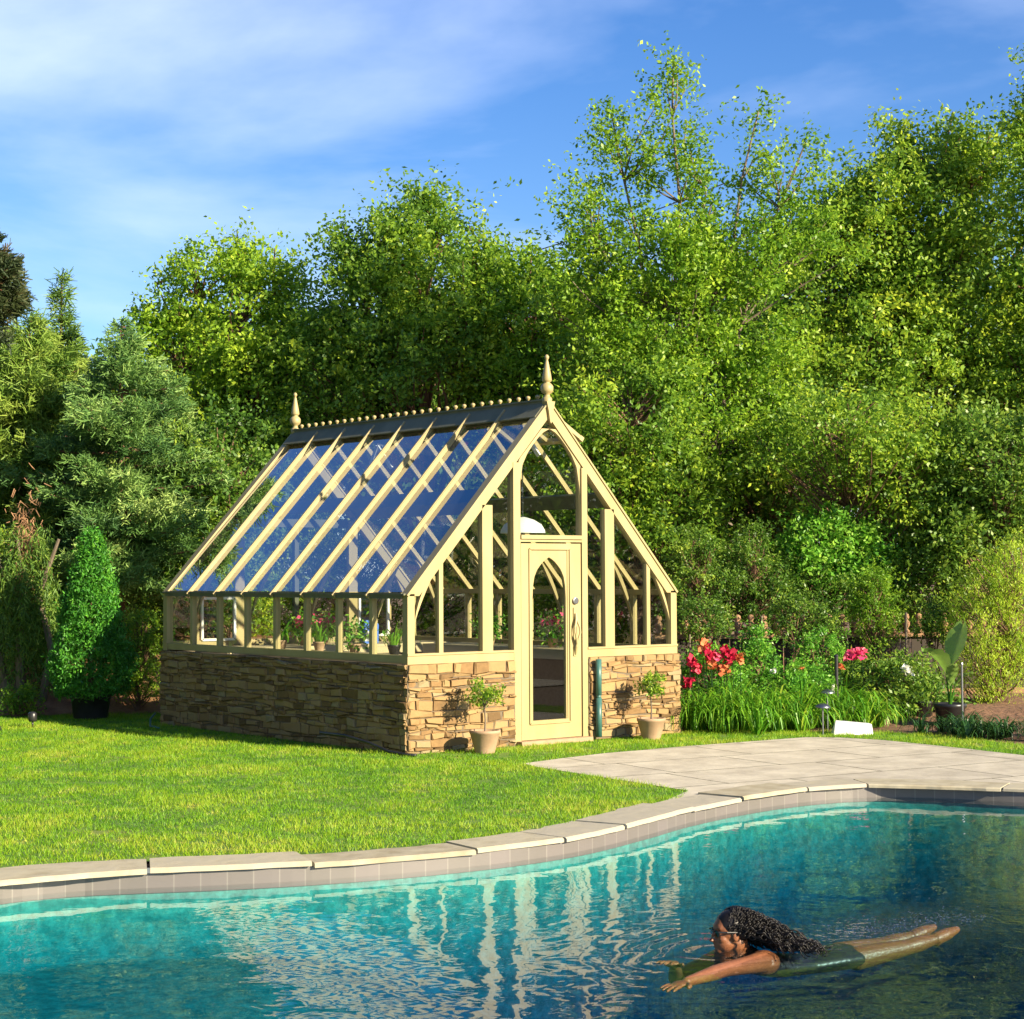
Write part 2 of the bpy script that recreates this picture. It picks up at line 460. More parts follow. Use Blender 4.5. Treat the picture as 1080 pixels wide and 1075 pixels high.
def lawn_mat():
    m, N, L, B = mat('lawn_ground')
    B.inputs['Roughness'].default_value = 0.9
    tc = N.new('ShaderNodeTexCoord')
    n1 = N.new('ShaderNodeTexNoise'); n1.inputs['Scale'].default_value = 1.1; n1.inputs['Detail'].default_value = 8; n1.inputs['Roughness'].default_value = .7
    L.new(tc.outputs['Object'], n1.inputs['Vector'])
    r = N.new('ShaderNodeValToRGB'); e = r.color_ramp.elements
    e[0].position = .3; e[0].color = (0.05, 0.13, 0.01, 1); e[1].position = .72; e[1].color = (0.20, 0.19, 0.05, 1)
    q = e.new(.55); q.color = (0.10, 0.18, 0.014, 1)
    L.new(n1.outputs['Fac'], r.inputs['Fac']); L.new(r.outputs['Color'], B.inputs['Base Color'])
    return m
sheet('lawn', LAWN, [], 0.0, lawn_mat())

# patio
PATIO = [(-0.08, -3.9), (0.02, -3.0), (0.16, -1.75), (0.26, -1.42), (0.8, -1.3), (1.46, -1.2), (2.6, -1.22), (4.16, -1.33), (4.40, -1.6), (4.50, -2.1), (4.40, -3.0), (4.25, -3.97), (4.05, -7.0), (9, -7.4), (9, -18), (0, 0), (0, 0)]
def patio_mat():
    m, N, L, B = mat('flagstone')
    B.inputs['Roughness'].default_value = 0.8
    tc = N.new('ShaderNodeTexCoord')
    nd = N.new('ShaderNodeTexNoise'); nd.inputs['Scale'].default_value = 2.2; nd.inputs['Detail'].default_value = 3
    L.new(tc.outputs['Object'], nd.inputs['Vector'])
    mx = N.new('ShaderNodeMix'); mx.data_type = 'VECTOR'; mx.inputs['Factor'].default_value = 0.05
    L.new(tc.outputs['Object'], mx.inputs['A']); L.new(nd.outputs['Color'], mx.inputs['B'])
    mp = N.new('ShaderNodeMapping'); mp.inputs['Rotation'].default_value = (0, 0, R(8))
    L.new(mx.outputs['Result'], mp.inputs['Vector'])
    br = N.new('ShaderNodeTexBrick')
    br.inputs['Scale'].default_value = 1.0; br.inputs['Brick Width'].default_value = 1.6; br.inputs['Row Height'].default_value = 0.86
    br.inputs['Mortar Size'].default_value = 0.009; br.inputs['Mortar Smooth'].default_value = 0.3
    br.offset = 0.37; br.squash = 0.7; br.squash_frequency = 3
    br.inputs['Color1'].default_value = (0.42, 0.385, 0.32, 1); br.inputs['Color2'].default_value = (0.50, 0.46, 0.38, 1)
    br.inputs['Mortar'].default_value = (0.06, 0.055, 0.03, 1)
    L.new(mp.outputs[0], br.inputs['Vector'])
    n2 = N.new('ShaderNodeTexNoise'); n2.inputs['Scale'].default_value = 3.0; n2.inputs['Detail'].default_value = 9; n2.inputs['Roughness'].default_value = .65
    L.new(tc.outputs['Object'], n2.inputs['Vector'])
    r = N.new('ShaderNodeValToRGB'); r.color_ramp.elements[0].color = (.76, .73, .68, 1); r.color_ramp.elements[1].color = (1.22, 1.21, 1.15, 1)
    r.color_ramp.elements[0].position = .3; r.color_ramp.elements[1].position = .7
    L.new(n2.outputs['Fac'], r.inputs['Fac'])
    mu = N.new('ShaderNodeMix'); mu.data_type = 'RGBA'; mu.blend_type = 'MULTIPLY'; mu.inputs['Factor'].default_value = 1
    L.new(br.outputs['Color'], mu.inputs['A']); L.new(r.outputs['Color'], mu.inputs['B'])
    L.new(mu.outputs['Result'], B.inputs['Base Color'])
    inv = N.new('ShaderNodeMath'); inv.operation = 'MULTIPLY_ADD'; inv.inputs[1].default_value = -1.0
    L.new(br.outputs['Fac'], inv.inputs[0]); L.new(n2.outputs['Fac'], inv.inputs[2])
    bm_ = N.new('ShaderNodeBump'); bm_.inputs['Distance'].default_value = 0.012
    L.new(inv.outputs[0], bm_.inputs['Height']); L.new(bm_.outputs[0], B.inputs['Normal'])
    return m
sheet('patio', PATIO[:-2] + [(-14, -18), (-14, -6.5), (-8.4, -5.9), (-3.0, -5.6)], [offset(pool, 0.2).tolist()], 0.004, patio_mat(), True)

# coping: separate slabs butted round the rim
cp_in = offset(pool, -0.02)
cm = MB(); n = len(pool); i = 0
while i < n:
    k = min(random.randint(5, 10), n - i)
    idx = [(i + j) % n for j in range(k + 1)]
    dz = random.uniform(-0.004, 0.010); wd = 0.34 + random.uniform(-0.02, 0.05); tone = random.random()
    A = offset(pool, -0.03); B_ = offset(pool, wd)
    e0, e1 = random.uniform(-.025, .02), random.uniform(-.025, .02)
    a = [Vector((*A[q], 0)) for q in idx]; b = [Vector((*B_[q], 0)) for q in idx]
    st, en = a[0].lerp(b[0], e0), a[-1].lerp(b[-1], e1); bow = random.uniform(.3, .8)
    a = [p.lerp(st.lerp(en, q / (len(a) - 1)), bow) + (b[q] - p) * random.uniform(-.012, .012) for q, p in enumerate(a)]
    b = [p + (p - r_) * random.uniform(-.05, .05) for p, r_ in zip(b, a)]
    sh = 0.008
    a[0] = a[0].lerp(a[1], sh * 10); b[0] = b[0].lerp(b[1], sh * 10); a[-1] = a[-1].lerp(a[-2], sh * 10); b[-1] = b[-1].lerp(b[-2], sh * 10)
    m_ = len(a); vs = []
    top = 0.012 + dz
    for p, q in zip(a, b):
        jit = random.uniform(-.006, .006)
        d = (q - p).normalized()
        p = p + d * jit
        vs += [(p.x, p.y, top - 0.030), (p.x, p.y, top - 0.010), (p.x + d.x * .014, p.y + d.y * .014, top), (q.x, q.y, top), (q.x, q.y, top - 0.030)]
    fs = [(0, 1, 2, 3, 4), tuple(5 * (m_ - 1) + t for t in (4, 3, 2, 1, 0))]
    for j in range(m_ - 1):
        for t in range(5):
            t2 = (t + 1) % 5
            fs.append((5 * j + t, 5 * (j + 1) + t, 5 * (j + 1) + t2, 5 * j + t2))
    cm.add(vs, fs, tone)
    i += k
M['copt'] = toned('coping_slab', [(0.28, 0.24, 0.16), (0.40, 0.36, 0.26), (0.36, 0.33, 0.26), (0.44, 0.39, 0.29)], 0.85, 0, 0.2, 0.9, 6, 0.008)
tag(cm.build('pool_coping', M['copt']), kind='structure')

# pool basin with tile band
def tile_mat():
    m, N, L, B = mat('waterline_tile')
    B.inputs['Roughness'].default_value = 0.45
    uv = N.new('ShaderNodeUVMap')
    br = N.new('ShaderNodeTexBrick'); br.offset = 0
    br.inputs['Scale'].default_value = 1; br.inputs['Brick Width'].default_value = .155; br.inputs['Row Height'].default_value = .155; br.inputs['Mortar Size'].default_value = .004
    br.inputs['Color1'].default_value = (0.125, 0.115, 0.105, 1); br.inputs['Color2'].default_value = (0.145, 0.13, 0.125, 1); br.inputs['Mortar'].default_value = (0.19, 0.175, 0.16, 1)
    L.new(uv.outputs[0], br.inputs['Vector'])
    L.new(br.outputs['Color'], B.inputs['Base Color'])
    return m
def ring_wall(name, P, z0, z1, material):
    n = len(P); me = bpy.data.meshes.new(name)
    vs = [(x, y, z0) for x, y in P] + [(x, y, z1) for x, y in P]
    fs = [(i, (i + 1) % n, n + (i + 1) % n, n + i) for i in range(n)]
    me.from_pydata(vs, [], fs)
    uvl = me.uv_layers.new(name='UVMap'); s = np.r_[0, np.cumsum(np.linalg.norm(np.diff(np.vstack([P, P[:1]]), axis=0), axis=1))]
    d = []
    for i in range(n): d += [s[i], z0, s[i + 1], z0, s[i + 1], z1, s[i], z1]
    uvl.data.foreach_set('uv', d)
    return tag(link(name, me, material), kind='structure')
ring_wall('pool_tile_band', pool, -0.128, -0.012, tile_mat())
def plaster_mat():
    m, N, L, B = mat('pool_plaster')
    B.inputs['Roughness'].default_value = 0.8
    tc = N.new('ShaderNodeTexCoord')
    # pebble finish; bright mottling painted in for caustic highlights
    n1 = N.new('ShaderNodeTexNoise'); n1.inputs['Scale'].default_value = 15; n1.inputs['Detail'].default_value = 8; n1.inputs['Roughness'].default_value = .75
    L.new(tc.outputs['Object'], n1.inputs['Vector'])
    r = N.new('ShaderNodeValToRGB'); e = r.color_ramp.elements
    e[0].position = .40; e[0].color = (0.008, 0.20, 0.175, 1); e[1].position = .66; e[1].color = (0.06, 0.43, 0.36, 1)
    L.new(n1.outputs['Fac'], r.inputs['Fac']); L.new(r.outputs['Color'], B.inputs['Base Color'])
    return m
def floor_z(x, y):
    # shallow end at the left, deep bowl to the right
    t = np.clip((x * 0.777 - y * 0.629 + 0.5) / 2.6, 0, 1); t = t * t * (3 - 2 * t)
    return -0.50 - 1.0 * t
gx, gy = np.meshgrid(np.arange(-9.8, 6.6, 0.15), np.arange(-14.2, -3.6, 0.15))
Q = np.stack([gx.ravel(), gy.ravel()], 1)
P1 = offset(pool, 0.012)
ins = poly_in(offset(pool, -0.10), Q)
V = [Vector(p) for p in P1] + [Vector(q) for q in Q[ins]]
nn = len(P1)
v, e, f, *_ = geometry.delaunay_2d_cdt(V, [(i, (i + 1) % nn) for i in range(nn)], [], 1, 1e-6)
A = np.array([[p.x, p.y] for p in v])
z = floor_z(A[:, 0], A[:, 1])
b0 = len(v); vs = [(p[0], p[1], q) for p, q in zip(A, z)]
ring = [int(np.argmin(np.linalg.norm(A - p, axis=1))) for p in P1]
vs += [(A[i][0], A[i][1], -0.127) for i in ring]
fs = [tuple(t) for t in f] + [(ring[i], ring[(i + 1) % nn], b0 + (i + 1) % nn, b0 + i) for i in range(nn)]
me = bpy.data.meshes.new('pool_basin'); me.from_pydata(vs, [], fs)
tag(link('pool_basin', me, plaster_mat(), smooth=True), kind='structure')

def water_mat():
    m = bpy.data.materials.new('pool_water'); m.use_nodes = True
    N, L = m.node_tree.nodes, m.node_tree.links
    N.remove(N['Principled BSDF'])
    tc = N.new('ShaderNodeTexCoord')
    def noise(scale, det, st, rot=0):
        mp = N.new('ShaderNodeMapping'); mp.inputs['Scale'].default_value = st; mp.inputs['Rotation'].default_value = (0, 0, rot)
        L.new(tc.outputs['Object'], mp.inputs['Vector'])
        n = N.new('ShaderNodeTexNoise'); n.inputs['Scale'].default_value = scale; n.inputs['Detail'].default_value = det
        n.inputs['Distortion'].default_value = 0.4
        L.new(mp.outputs[0], n.inputs['Vector'])
        return n.outputs['Fac']
    def mth(op, a, b=None, c=None):
        n = N.new('ShaderNodeMath'); n.operation = op
        for k, x in enumerate((a, b, c)):
            if x is None: continue
            if isinstance(x, (int, float)): n.inputs[k].default_value = x
            else: L.new(x, n.inputs[k])
        return n.outputs[0]
    big = noise(1.5, 1, (1, 1, 1), YAW)
    small = noise(5.5, 2, (1, 1, 1), YAW)
    # swell rings spreading from the swimmer
    sep = N.new('ShaderNodeSeparateXYZ'); L.new(tc.outputs['Object'], sep.inputs[0])
    dx = mth('ADD', sep.outputs[0], 3.95); dy = mth('ADD', sep.outputs[1], 8.05)
    rr = mth('SQRT', mth('ADD', mth('MULTIPLY', dx, dx), mth('MULTIPLY', dy, dy)))
    wob = mth('MULTIPLY_ADD', big, 0.5, rr)
    ringw = mth('MULTIPLY', mth('SINE', mth('MULTIPLY', wob, 42.0)), mth('POWER', 2.718, mth('MULTIPLY', rr, -2.6)))
    near = mth('POWER', 2.718, mth('MULTIPLY', rr, -0.55))       # choppier round the swimmer
    h = mth('ADD', mth('MULTIPLY', big, 0.006), mth('MULTIPLY', small, mth('MULTIPLY_ADD', near, 0.003, 0.0012)))
    h = mth('ADD', h, mth('MULTIPLY', ringw, 0.0032))
    fine = noise(19, 2, (1, 1, 1), YAW)
    ex = mth('ADD', sep.outputs[0], 2.95); ey = mth('MULTIPLY', mth('ADD', sep.outputs[1], 8.22), 2.4)
    er = mth('SQRT', mth('ADD', mth('MULTIPLY', ex, ex), mth('MULTIPLY', ey, ey)))
    h = mth('ADD', h, mth('MULTIPLY', fine, mth('MULTIPLY', mth('POWER', 2.718, mth('MULTIPLY', mth('MULTIPLY', er, er), -1.5)), 0.0105)))
    b = N.new('ShaderNodeBump'); b.inputs['Distance'].default_value = 1.0; b.inputs['Strength'].default_value = 1.0
    L.new(h, b.inputs['Height'])
    fr = N.new('ShaderNodeFresnel'); sided_ior(N, L, fr, 1.33); L.new(b.outputs[0], fr.inputs['Normal'])
    tr = N.new('ShaderNodeBsdfTransparent'); gl = N.new('ShaderNodeBsdfGlossy'); gl.inputs['Roughness'].default_value = 0.0
    L.new(b.outputs[0], gl.inputs['Normal'])
    mxs = N.new('ShaderNodeMixShader')
    L.new(fr.outputs[0], mxs.inputs[0]); L.new(tr.outputs[0], mxs.inputs[1]); L.new(gl.outputs[0], mxs.inputs[2])
    L.new(mxs.outputs[0], N['Material Output'].inputs['Surface'])
    ab = N.new('ShaderNodeVolumeAbsorption'); ab.inputs['Color'].default_value = (0.0, 0.68, 0.815, 1); ab.inputs['Density'].default_value = 1.15
    L.new(ab.outputs[0], N['Material Output'].inputs['Volume'])
    return m
wp = offset(pool, 0.06)
wm = MB(); wm.prism([tuple(p) for p in wp], WZ - 2.2, WZ, 'z')
tag(wm.build('water', water_mat()), kind='structure')

# mulch mound behind the lawn at the left
def mound(name, cx, cy, ax, ay, rot, h, material, n=70, z0=-0.05, rough=0.05):
    vs = []; fs = []
    from mathutils import noise as mn
    for i in range(n + 1):
        for j in range(n + 1):
            u, v_ = 2 * i / n - 1, 2 * j / n - 1
            x, y = u * ax, v_ * ay; c, s = math.cos(rot), math.sin(rot)
            X, Y = cx + c * x - s * y, cy + s * x + c * y
            rr = min(1, math.hypot(u, v_)); k = (1 - rr * rr)
            k = k * k * (3 - 2 * k)
            vs.append((X, Y, z0 + h * k + rough * mn.fractal(Vector((X * 1.5, Y * 1.5, 0)), 1, 2, 4) * min(1, k * 4)))
    for i in range(n):
        for j in range(n):
            a = i * (n + 1) + j
            fs.append((a, a + 1, a + n + 2, a + n + 1))
    me = bpy.data.meshes.new(name); me.from_pydata(vs, [], fs)
    return tag(link(name, me, material, smooth=True), kind='structure')
mc = gp(40, 27.5)
mound('mulch_mound', mc.x, mc.y, 8.5, 5.2, -YAW, 0.95, M['mulch'])
mc = gp(990, 23.2)
mound('planting_bed', mc.x, mc.y, 5.0, 3.2, -YAW, 0.22, M['soil'])

# grass
def grass(area, dens, hgt, name, material, xr, yr, wid=0.006):
    n = int((xr[1] - xr[0]) * (yr[1] - yr[0]) * dens)
    q = np.stack([rng.uniform(*xr, n), rng.uniform(*yr, n)], 1)
    q = q[poly_in(np.array(area), q)]
    q = q[~((q[:, 0] > -0.1) & (q[:, 0] < 3.6) & (q[:, 1] > -0.1) & (q[:, 1] < 4.9))]
    dx, dy = q[:, 0] - CX, q[:, 1] - CY
    dep = dx * math.sin(YAW) + dy * math.cos(YAW); lat = dx * math.cos(YAW) - dy * math.sin(YAW)
    q = q[np.abs(lat / dep * F) < 640]
    n = len(q)
    patch = np.sin(q[:, 0] * 2.1 + np.sin(q[:, 1] * 1.3) * 2) * np.cos(q[:, 1] * 1.9 + np.sin(q[:, 0] * 1.7) * 1.5)
    patch2 = np.sin(q[:, 0] * 6.3 + 3 * np.sin(q[:, 1] * 3.1)) * np.cos(q[:, 1] * 5.7 + 2 * np.sin(q[:, 0] * 4.3))
    h = hgt * rng.uniform(.5, 1.4, n) * (1 + .25 * patch + .3 * patch2)
    th = rng.uniform(0, 2 * np.pi, n); wv = np.stack([np.cos(th), np.sin(th), np.zeros(n)], 1) * wid / 2
    base = np.c_[q, np.zeros(n)]
    lean = rng.normal(size=(n, 2)) * .45
    tip = base + np.c_[lean * h[:, None], h]
    p3 = np.sin(q[:, 0] * 11.3 + 2.2 * np.sin(q[:, 1] * 7.1 + 1)) * np.sin(q[:, 1] * 9.7 + 2 * np.sin(q[:, 0] * 5.9))
    tone = np.clip(.45 + .24 * patch + .20 * patch2 + .12 * p3 + rng.normal(size=n) * .15, 0, 1)
    thin = np.clip(patch2 * p3 * 2.2 - .35, 0, .9)
    h = h * (1 - thin); tip = base + np.c_[lean * h[:, None], h]; tone = np.clip(tone + thin * .5, 0, 1)
    return quads(name, np.stack([base - wv, base + wv, tip], 1), material, None, tone, 3)
g = grass(LAWN, 3200, 0.027, 'lawn_grass', M['grass'], (-9, 5.6), (-6, 9.5))
tag(g, 'short sunlit green grass of the lawn between pool and greenhouse', 'grass', kind='stuff')

# ================================================================ GREENHOUSE
GW, GL, ZE, ZR, ZS = 3.504, 4.814, 1.54, 3.44, 0.86
house = thing('greenhouse', (GW / 2, 0, 0), 'cream timber and glass greenhouse on a low fieldstone wall with finials on its ridge', 'greenhouse')

def stones(mb, p0, p1, z0, z1, nrm, seed):
    rr = random.Random(seed)
    p0 = Vector((*p0, 0)); p1 = Vector((*p1, 0)); Lg = (p1 - p0).length; d = (p1 - p0) / Lg; nv = Vector((*nrm, 0))
    zs = [z0]
    while zs[-1] < z1 - 0.03: zs.append(min(z1, zs[-1] + rr.choice([.026, .032, .04, .048, .06, .078]) * rr.uniform(.85, 1.15)))
    zs[-1] = z1
    K = len(zs)
    ph = [(rr.uniform(0, 6), rr.uniform(0, 6)) for _ in zs]
    def zc(k, s):
        if k <= 0: return z0
        if k >= K - 1: return z1
        return zs[k] + .012 * math.sin(s * 3.1 + ph[k][0]) + .009 * math.sin(s * 13 + ph[k][1]) + .005 * math.sin(s * 31 + ph[k][0] * 3)
    for k in range(K - 1):
        s = 0
        while s < Lg - 1e-4:
            ln = rr.uniform(.06, .24) * (1.5 if rr.random() < .2 else 1)
            e = min(Lg, s + ln)
            if Lg - e < .05: e = Lg
            g_ = .0015
            out_ = rr.uniform(0.004, .034)
            tone = rr.random()
            parts = [(k, k + 1)]
            za0, zb0 = zc(k, s) + g_, zc(k + 1, s) - g_; za1, zb1 = zc(k, e) + g_, zc(k + 1, e) - g_
            sa, sb = s + g_ + rr.uniform(0, .008), e - g_ - rr.uniform(0, .008)
            def P(ss, zz, o): 
                q = p0 + d * ss + nv * o
                return (q.x, q.y, zz)
            j = lambda a=.009: rr.uniform(-a, a)
            back = [P(sa, za0, -.03), P(sb, za1, -.03), P(sb, zb1, -.03), P(sa, zb0, -.03)]
            ins = .010
            mid = [P(sa + j(), za0 + j(.004), out_ - .012), P(sb + j(), za1 + j(.004), out_ - .012), P(sb + j(.014), zb1 + j(.004), out_ - .012), P(sa + j(.014), zb0 + j(.004), out_ - .012)]
            fr = [P(sa + ins + j(), za0 + ins * .7, out_ + j()), P(sb - ins + j(), za1 + ins * .7, out_ + j()), P(sb - ins + j(), zb1 - ins * .7, out_ + j(.008)), P(sa + ins + j(), zb0 - ins * .7, out_ + j(.008))]
            fs = [(8, 9, 10, 11)]
            for t in range(4):
                t2 = (t + 1) % 4
                fs += [(t, t2, 4 + t2, 4 + t), (4 + t, 4 + t2, 8 + t2, 8 + t)]
            mb.add(back + mid + fr, fs, tone)
            s = e
o_ = 0.06
sw = MB()
segs = [((-o_, -o_), (1.27, -o_), (0, -1)), ((2.26, -o_), (GW + o_, -o_), (0, -1)), ((-o_, GL + o_), (-o_, -o_), (-1, 0)), ((GW + o_, -o_), (GW + o_, GL + o_), (1, 0)), ((GW + o_, GL + o_), (-o_, GL + o_), (0, 1))]
for i, (a, b, nr) in enumerate(segs): stones(sw, a, b, 0, ZS, nr, i + 3)
fw = sw.build('foundation_wall', M['stone'], house)
cr = MB()
cr.box((-o_, -o_, -.05), (1.27, .16, ZS - .012)); cr.box((2.26, -o_, -.05), (GW + o_, .16, ZS - .012))
cr.box((-o_, .16, -.05), (.16, GL - .16, ZS - .012)); cr.box((GW - .16, .16, -.05), (GW + o_, GL - .16, ZS - .012)); cr.box((-o_, GL - .16, -.05), (GW + o_, GL + o_, ZS - .012))
cr.build('wall_core', M['mortar'], fw)
cap = MB()
for x0, x1, y0, y1 in ((-.07, .1, -.02, GL + .02), (GW - .1, GW + .07, -.02, GL + .02)):
    cap.box((x0, y0, ZS - .006), (x1, y1, ZS + .012))

# sills and eaves
for xa, xb in ((-.035, .055), (GW - .055, GW + .035)):
    sill = MB(); sill.box((xa, .045, ZS + .014), (xb, GL - .045, ZS + .085)); sill.build('side_sill', M['cream'], house)
for y0, y1 in ((-.045, .045), (GL - .045, GL + .045)):
    rngs = [(-.045, 1.27), (2.26, GW + .045)] if y0 < 0 else [(-.045, GW + .045)]
    for a, b in rngs:
        fs_ = MB(); fs_.box((a, y0, ZS + .002), (b, y1, ZS + .085)); fs_.box((a - .004, y0 - .012 if y0 < 0 else y0, ZS + .085), (b, y1, ZS + .105))
        fs_.build('gable_sill', M['cream'], house)
for x in (0, GW):
    e = MB(); s_ = -1 if x == 0 else 1
    e.box((min(x, x + s_ * .035) - .025, .04, ZE - .045), (max(x, x + s_ * .035) + .025, GL - .04, ZE + .012))
    e.box((x + s_ * .06 - .012, -.02, ZE - .012), (x + s_ * .06 + .012, GL + .02, ZE + .006))
    e.build('eave_beam', M['ridge'] if x == 0 else M['cream'], house)  # left eave gets the shade-darkened colour, right one plain cream
# side studs and panes
NB = 8
SL = math.atan2(ZR - ZE, GW / 2)
def arc_brace(mb, x0, z0, x1, z1, y0, y1, wide=.0):
    """solid curved knee brace filling the angle between a post and a rafter"""
    return
for side, x in ((-1, 0), (1, GW)):
    for i in range(NB + 1):
        y = GL * i / NB
        if 0 < i < NB:
            s = MB(); s.box((x - .03, y - .026, ZS + .085), (x + .03, y + .026, ZE - .045)); s.build('stud', M['cream'], house)
        if 0 < i < NB and i % 2 == 1:   # curved inner knee brace
            k = MB(); pts_a, pts_b = [], []
            for t in np.linspace(0, 1, 9):
                a = t * math.pi / 2
                # from post (low) to rafter (high)
                px_ = .03 + .34 * (1 - math.cos(a)); pz_ = 1.12 + .72 * math.sin(a)
                rz = ZE + px_ * math.tan(SL) - .05
                pts_a.append((x - side * px_, min(pz_, rz))); 
                pts_b.append((x - side * (px_ + .0), min(pz_ + .09 + .0 * t, rz + .001)) if t > .0 else (x - side * .03, 1.22))
            q_a = [(x - side * (.028 + .36 * (1 - math.cos(t * math.pi / 2))), 1.10 + .62 * math.sin(t * math.pi / 2) + .2 * t * t) for t in np.linspace(0, 1, 9)]
            q_b = [(x - side * (.026 + (.30 * t ** 1.6)), 1.22 + .30 * t + (.30 * t ** 1.6) * math.tan(SL)) for t in np.linspace(0, 1, 9)]
            k.strip(q_a, q_b, y - .018, y + .018); k.build('knee_brace', M['cream'], house)
    for i in range(NB):
        y0, y1 = GL * i / NB + .024, GL * (i + 1) / NB - .024
        p = MB(); p.add([(x, y0, ZS + .08), (x, y1, ZS + .08), (x, y1, ZE - .04), (x, y0, ZE - .04)], [(0, 1, 2, 3)])
        p.build('wall_pane', M['glass'], house, fix=False)
# corner posts
for x in (0, GW):
    for y in (0, GL):
        s = MB(); s.box((x - .042, y - .042, ZS + .105), (x + .042, y + .042, ZE - .0)); s.build('corner_post', M['cream'], house)
# roof rafters + panes
cxm = GW / 2
for side, x in ((-1, 0), (1, GW)):
    nrm = Vector((side * math.sin(SL), 0, math.cos(SL)))
    for i in range(1, NB):
        y = GL * i / NB
        s = MB()
        a = Vector((x + side * .05, y, ZE - .05 * math.tan(SL))) + nrm * .03; b = Vector((cxm + side * .03, y, ZR - .02)) + nrm * .03
        s.bar(a, b, .034, .044, nrm)
        s.bar(a + nrm * .026, b + nrm * .026, .020, .012, nrm)
        s.build('rafter', M['cream'], house)
    for i in range(NB):
        y0, y1 = GL * i / NB + .02, GL * (i + 1) / NB - .02
        jt = random.uniform(-.0025, .0025); j2 = random.uniform(-.0025, .0025)
        if side == 1 and i < 2: ztop = .68
        else: ztop = 1.0
        ax, az = x, ZE + .01; bx, bz = x + (cxm - x) * ztop, ZE + (ZR - ZE) * ztop
        off = nrm * .012
        p = MB(); p.add([(ax + off.x, y0, az + off.z + jt), (ax + off.x, y1, az + off.z - jt), (bx + off.x, y1, bz + off.z + j2), (bx + off.x, y0, bz + off.z - j2)], [(0, 1, 2, 3)])
        p.build('roof_pane', M['roofglass'] if side < 0 else M['glass'], house, fix=False)
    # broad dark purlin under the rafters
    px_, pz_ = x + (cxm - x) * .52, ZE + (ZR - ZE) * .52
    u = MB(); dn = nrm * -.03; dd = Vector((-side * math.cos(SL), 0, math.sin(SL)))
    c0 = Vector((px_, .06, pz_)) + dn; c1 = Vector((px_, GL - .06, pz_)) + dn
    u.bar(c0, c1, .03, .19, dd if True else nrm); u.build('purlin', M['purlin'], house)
# ridge
rd = MB()
rd.box((cxm - .035, -.03, ZR - .12), (cxm + .035, GL + .03, ZR + .07))
for side in (-1, 1):
    a = Vector((cxm + side * .10, -.02, ZR - .035)); b = Vector((cxm + side * .10, GL + .02, ZR - .035))
    rd.bar(a, b, .016, .20, Vector((-side * math.cos(SL), 0, math.sin(SL))))
rd.box((cxm - .05, -.03, ZR + .07), (cxm + .05, GL + .03, ZR + .088))
rg = rd.build('ridge', M['ridge'], house)
nb_ = 30
for i in range(nb_):
    cs = MB(); y = .14 + (GL - .28) * i / (nb_ - 1)
    cs.lathe((cxm, y, ZR + .088), [(.012, 0), (.012, .012), (.021, .022), (.025, .034), (.021, .046), (.009, .054)], 10)
    cs.build('cresting_knob', M['cream'], rg, smooth=True)
for y in (-.01, GL + .01):
    fn = MB()
    z0 = ZR + .02
    fn.lathe((cxm, y, z0), [(0.05, 0.0), (0.052, 0.045), (0.052, 0.077), (0.034, 0.09), (0.03, 0.117), (0.058, 0.135), (0.066, 0.158), (0.066, 0.198), (0.05, 0.221), (0.028, 0.236), (0.046, 0.248), (0.052, 0.261), (0.044, 0.315), (0.029, 0.396), (0.018, 0.45), (0.012, 0.473), (0.022, 0.486), (0.024, 0.504), (0.014, 0.522), (0.002, 0.528)], 20)
    fn.build('finial', M['cream'], house, smooth=True)
# pendant drop under the front finial
pd = MB(); pd.prism([(cxm - .055, ZR + .06), (cxm - .03, ZR - .04), (cxm - .012, ZR - .15), (cxm, ZR - .17), (cxm + .012, ZR - .15), (cxm + .03, ZR - .04), (cxm + .055, ZR + .06)], -.075, -.045)
pd.build('gable_pendant', M['cream'], house)

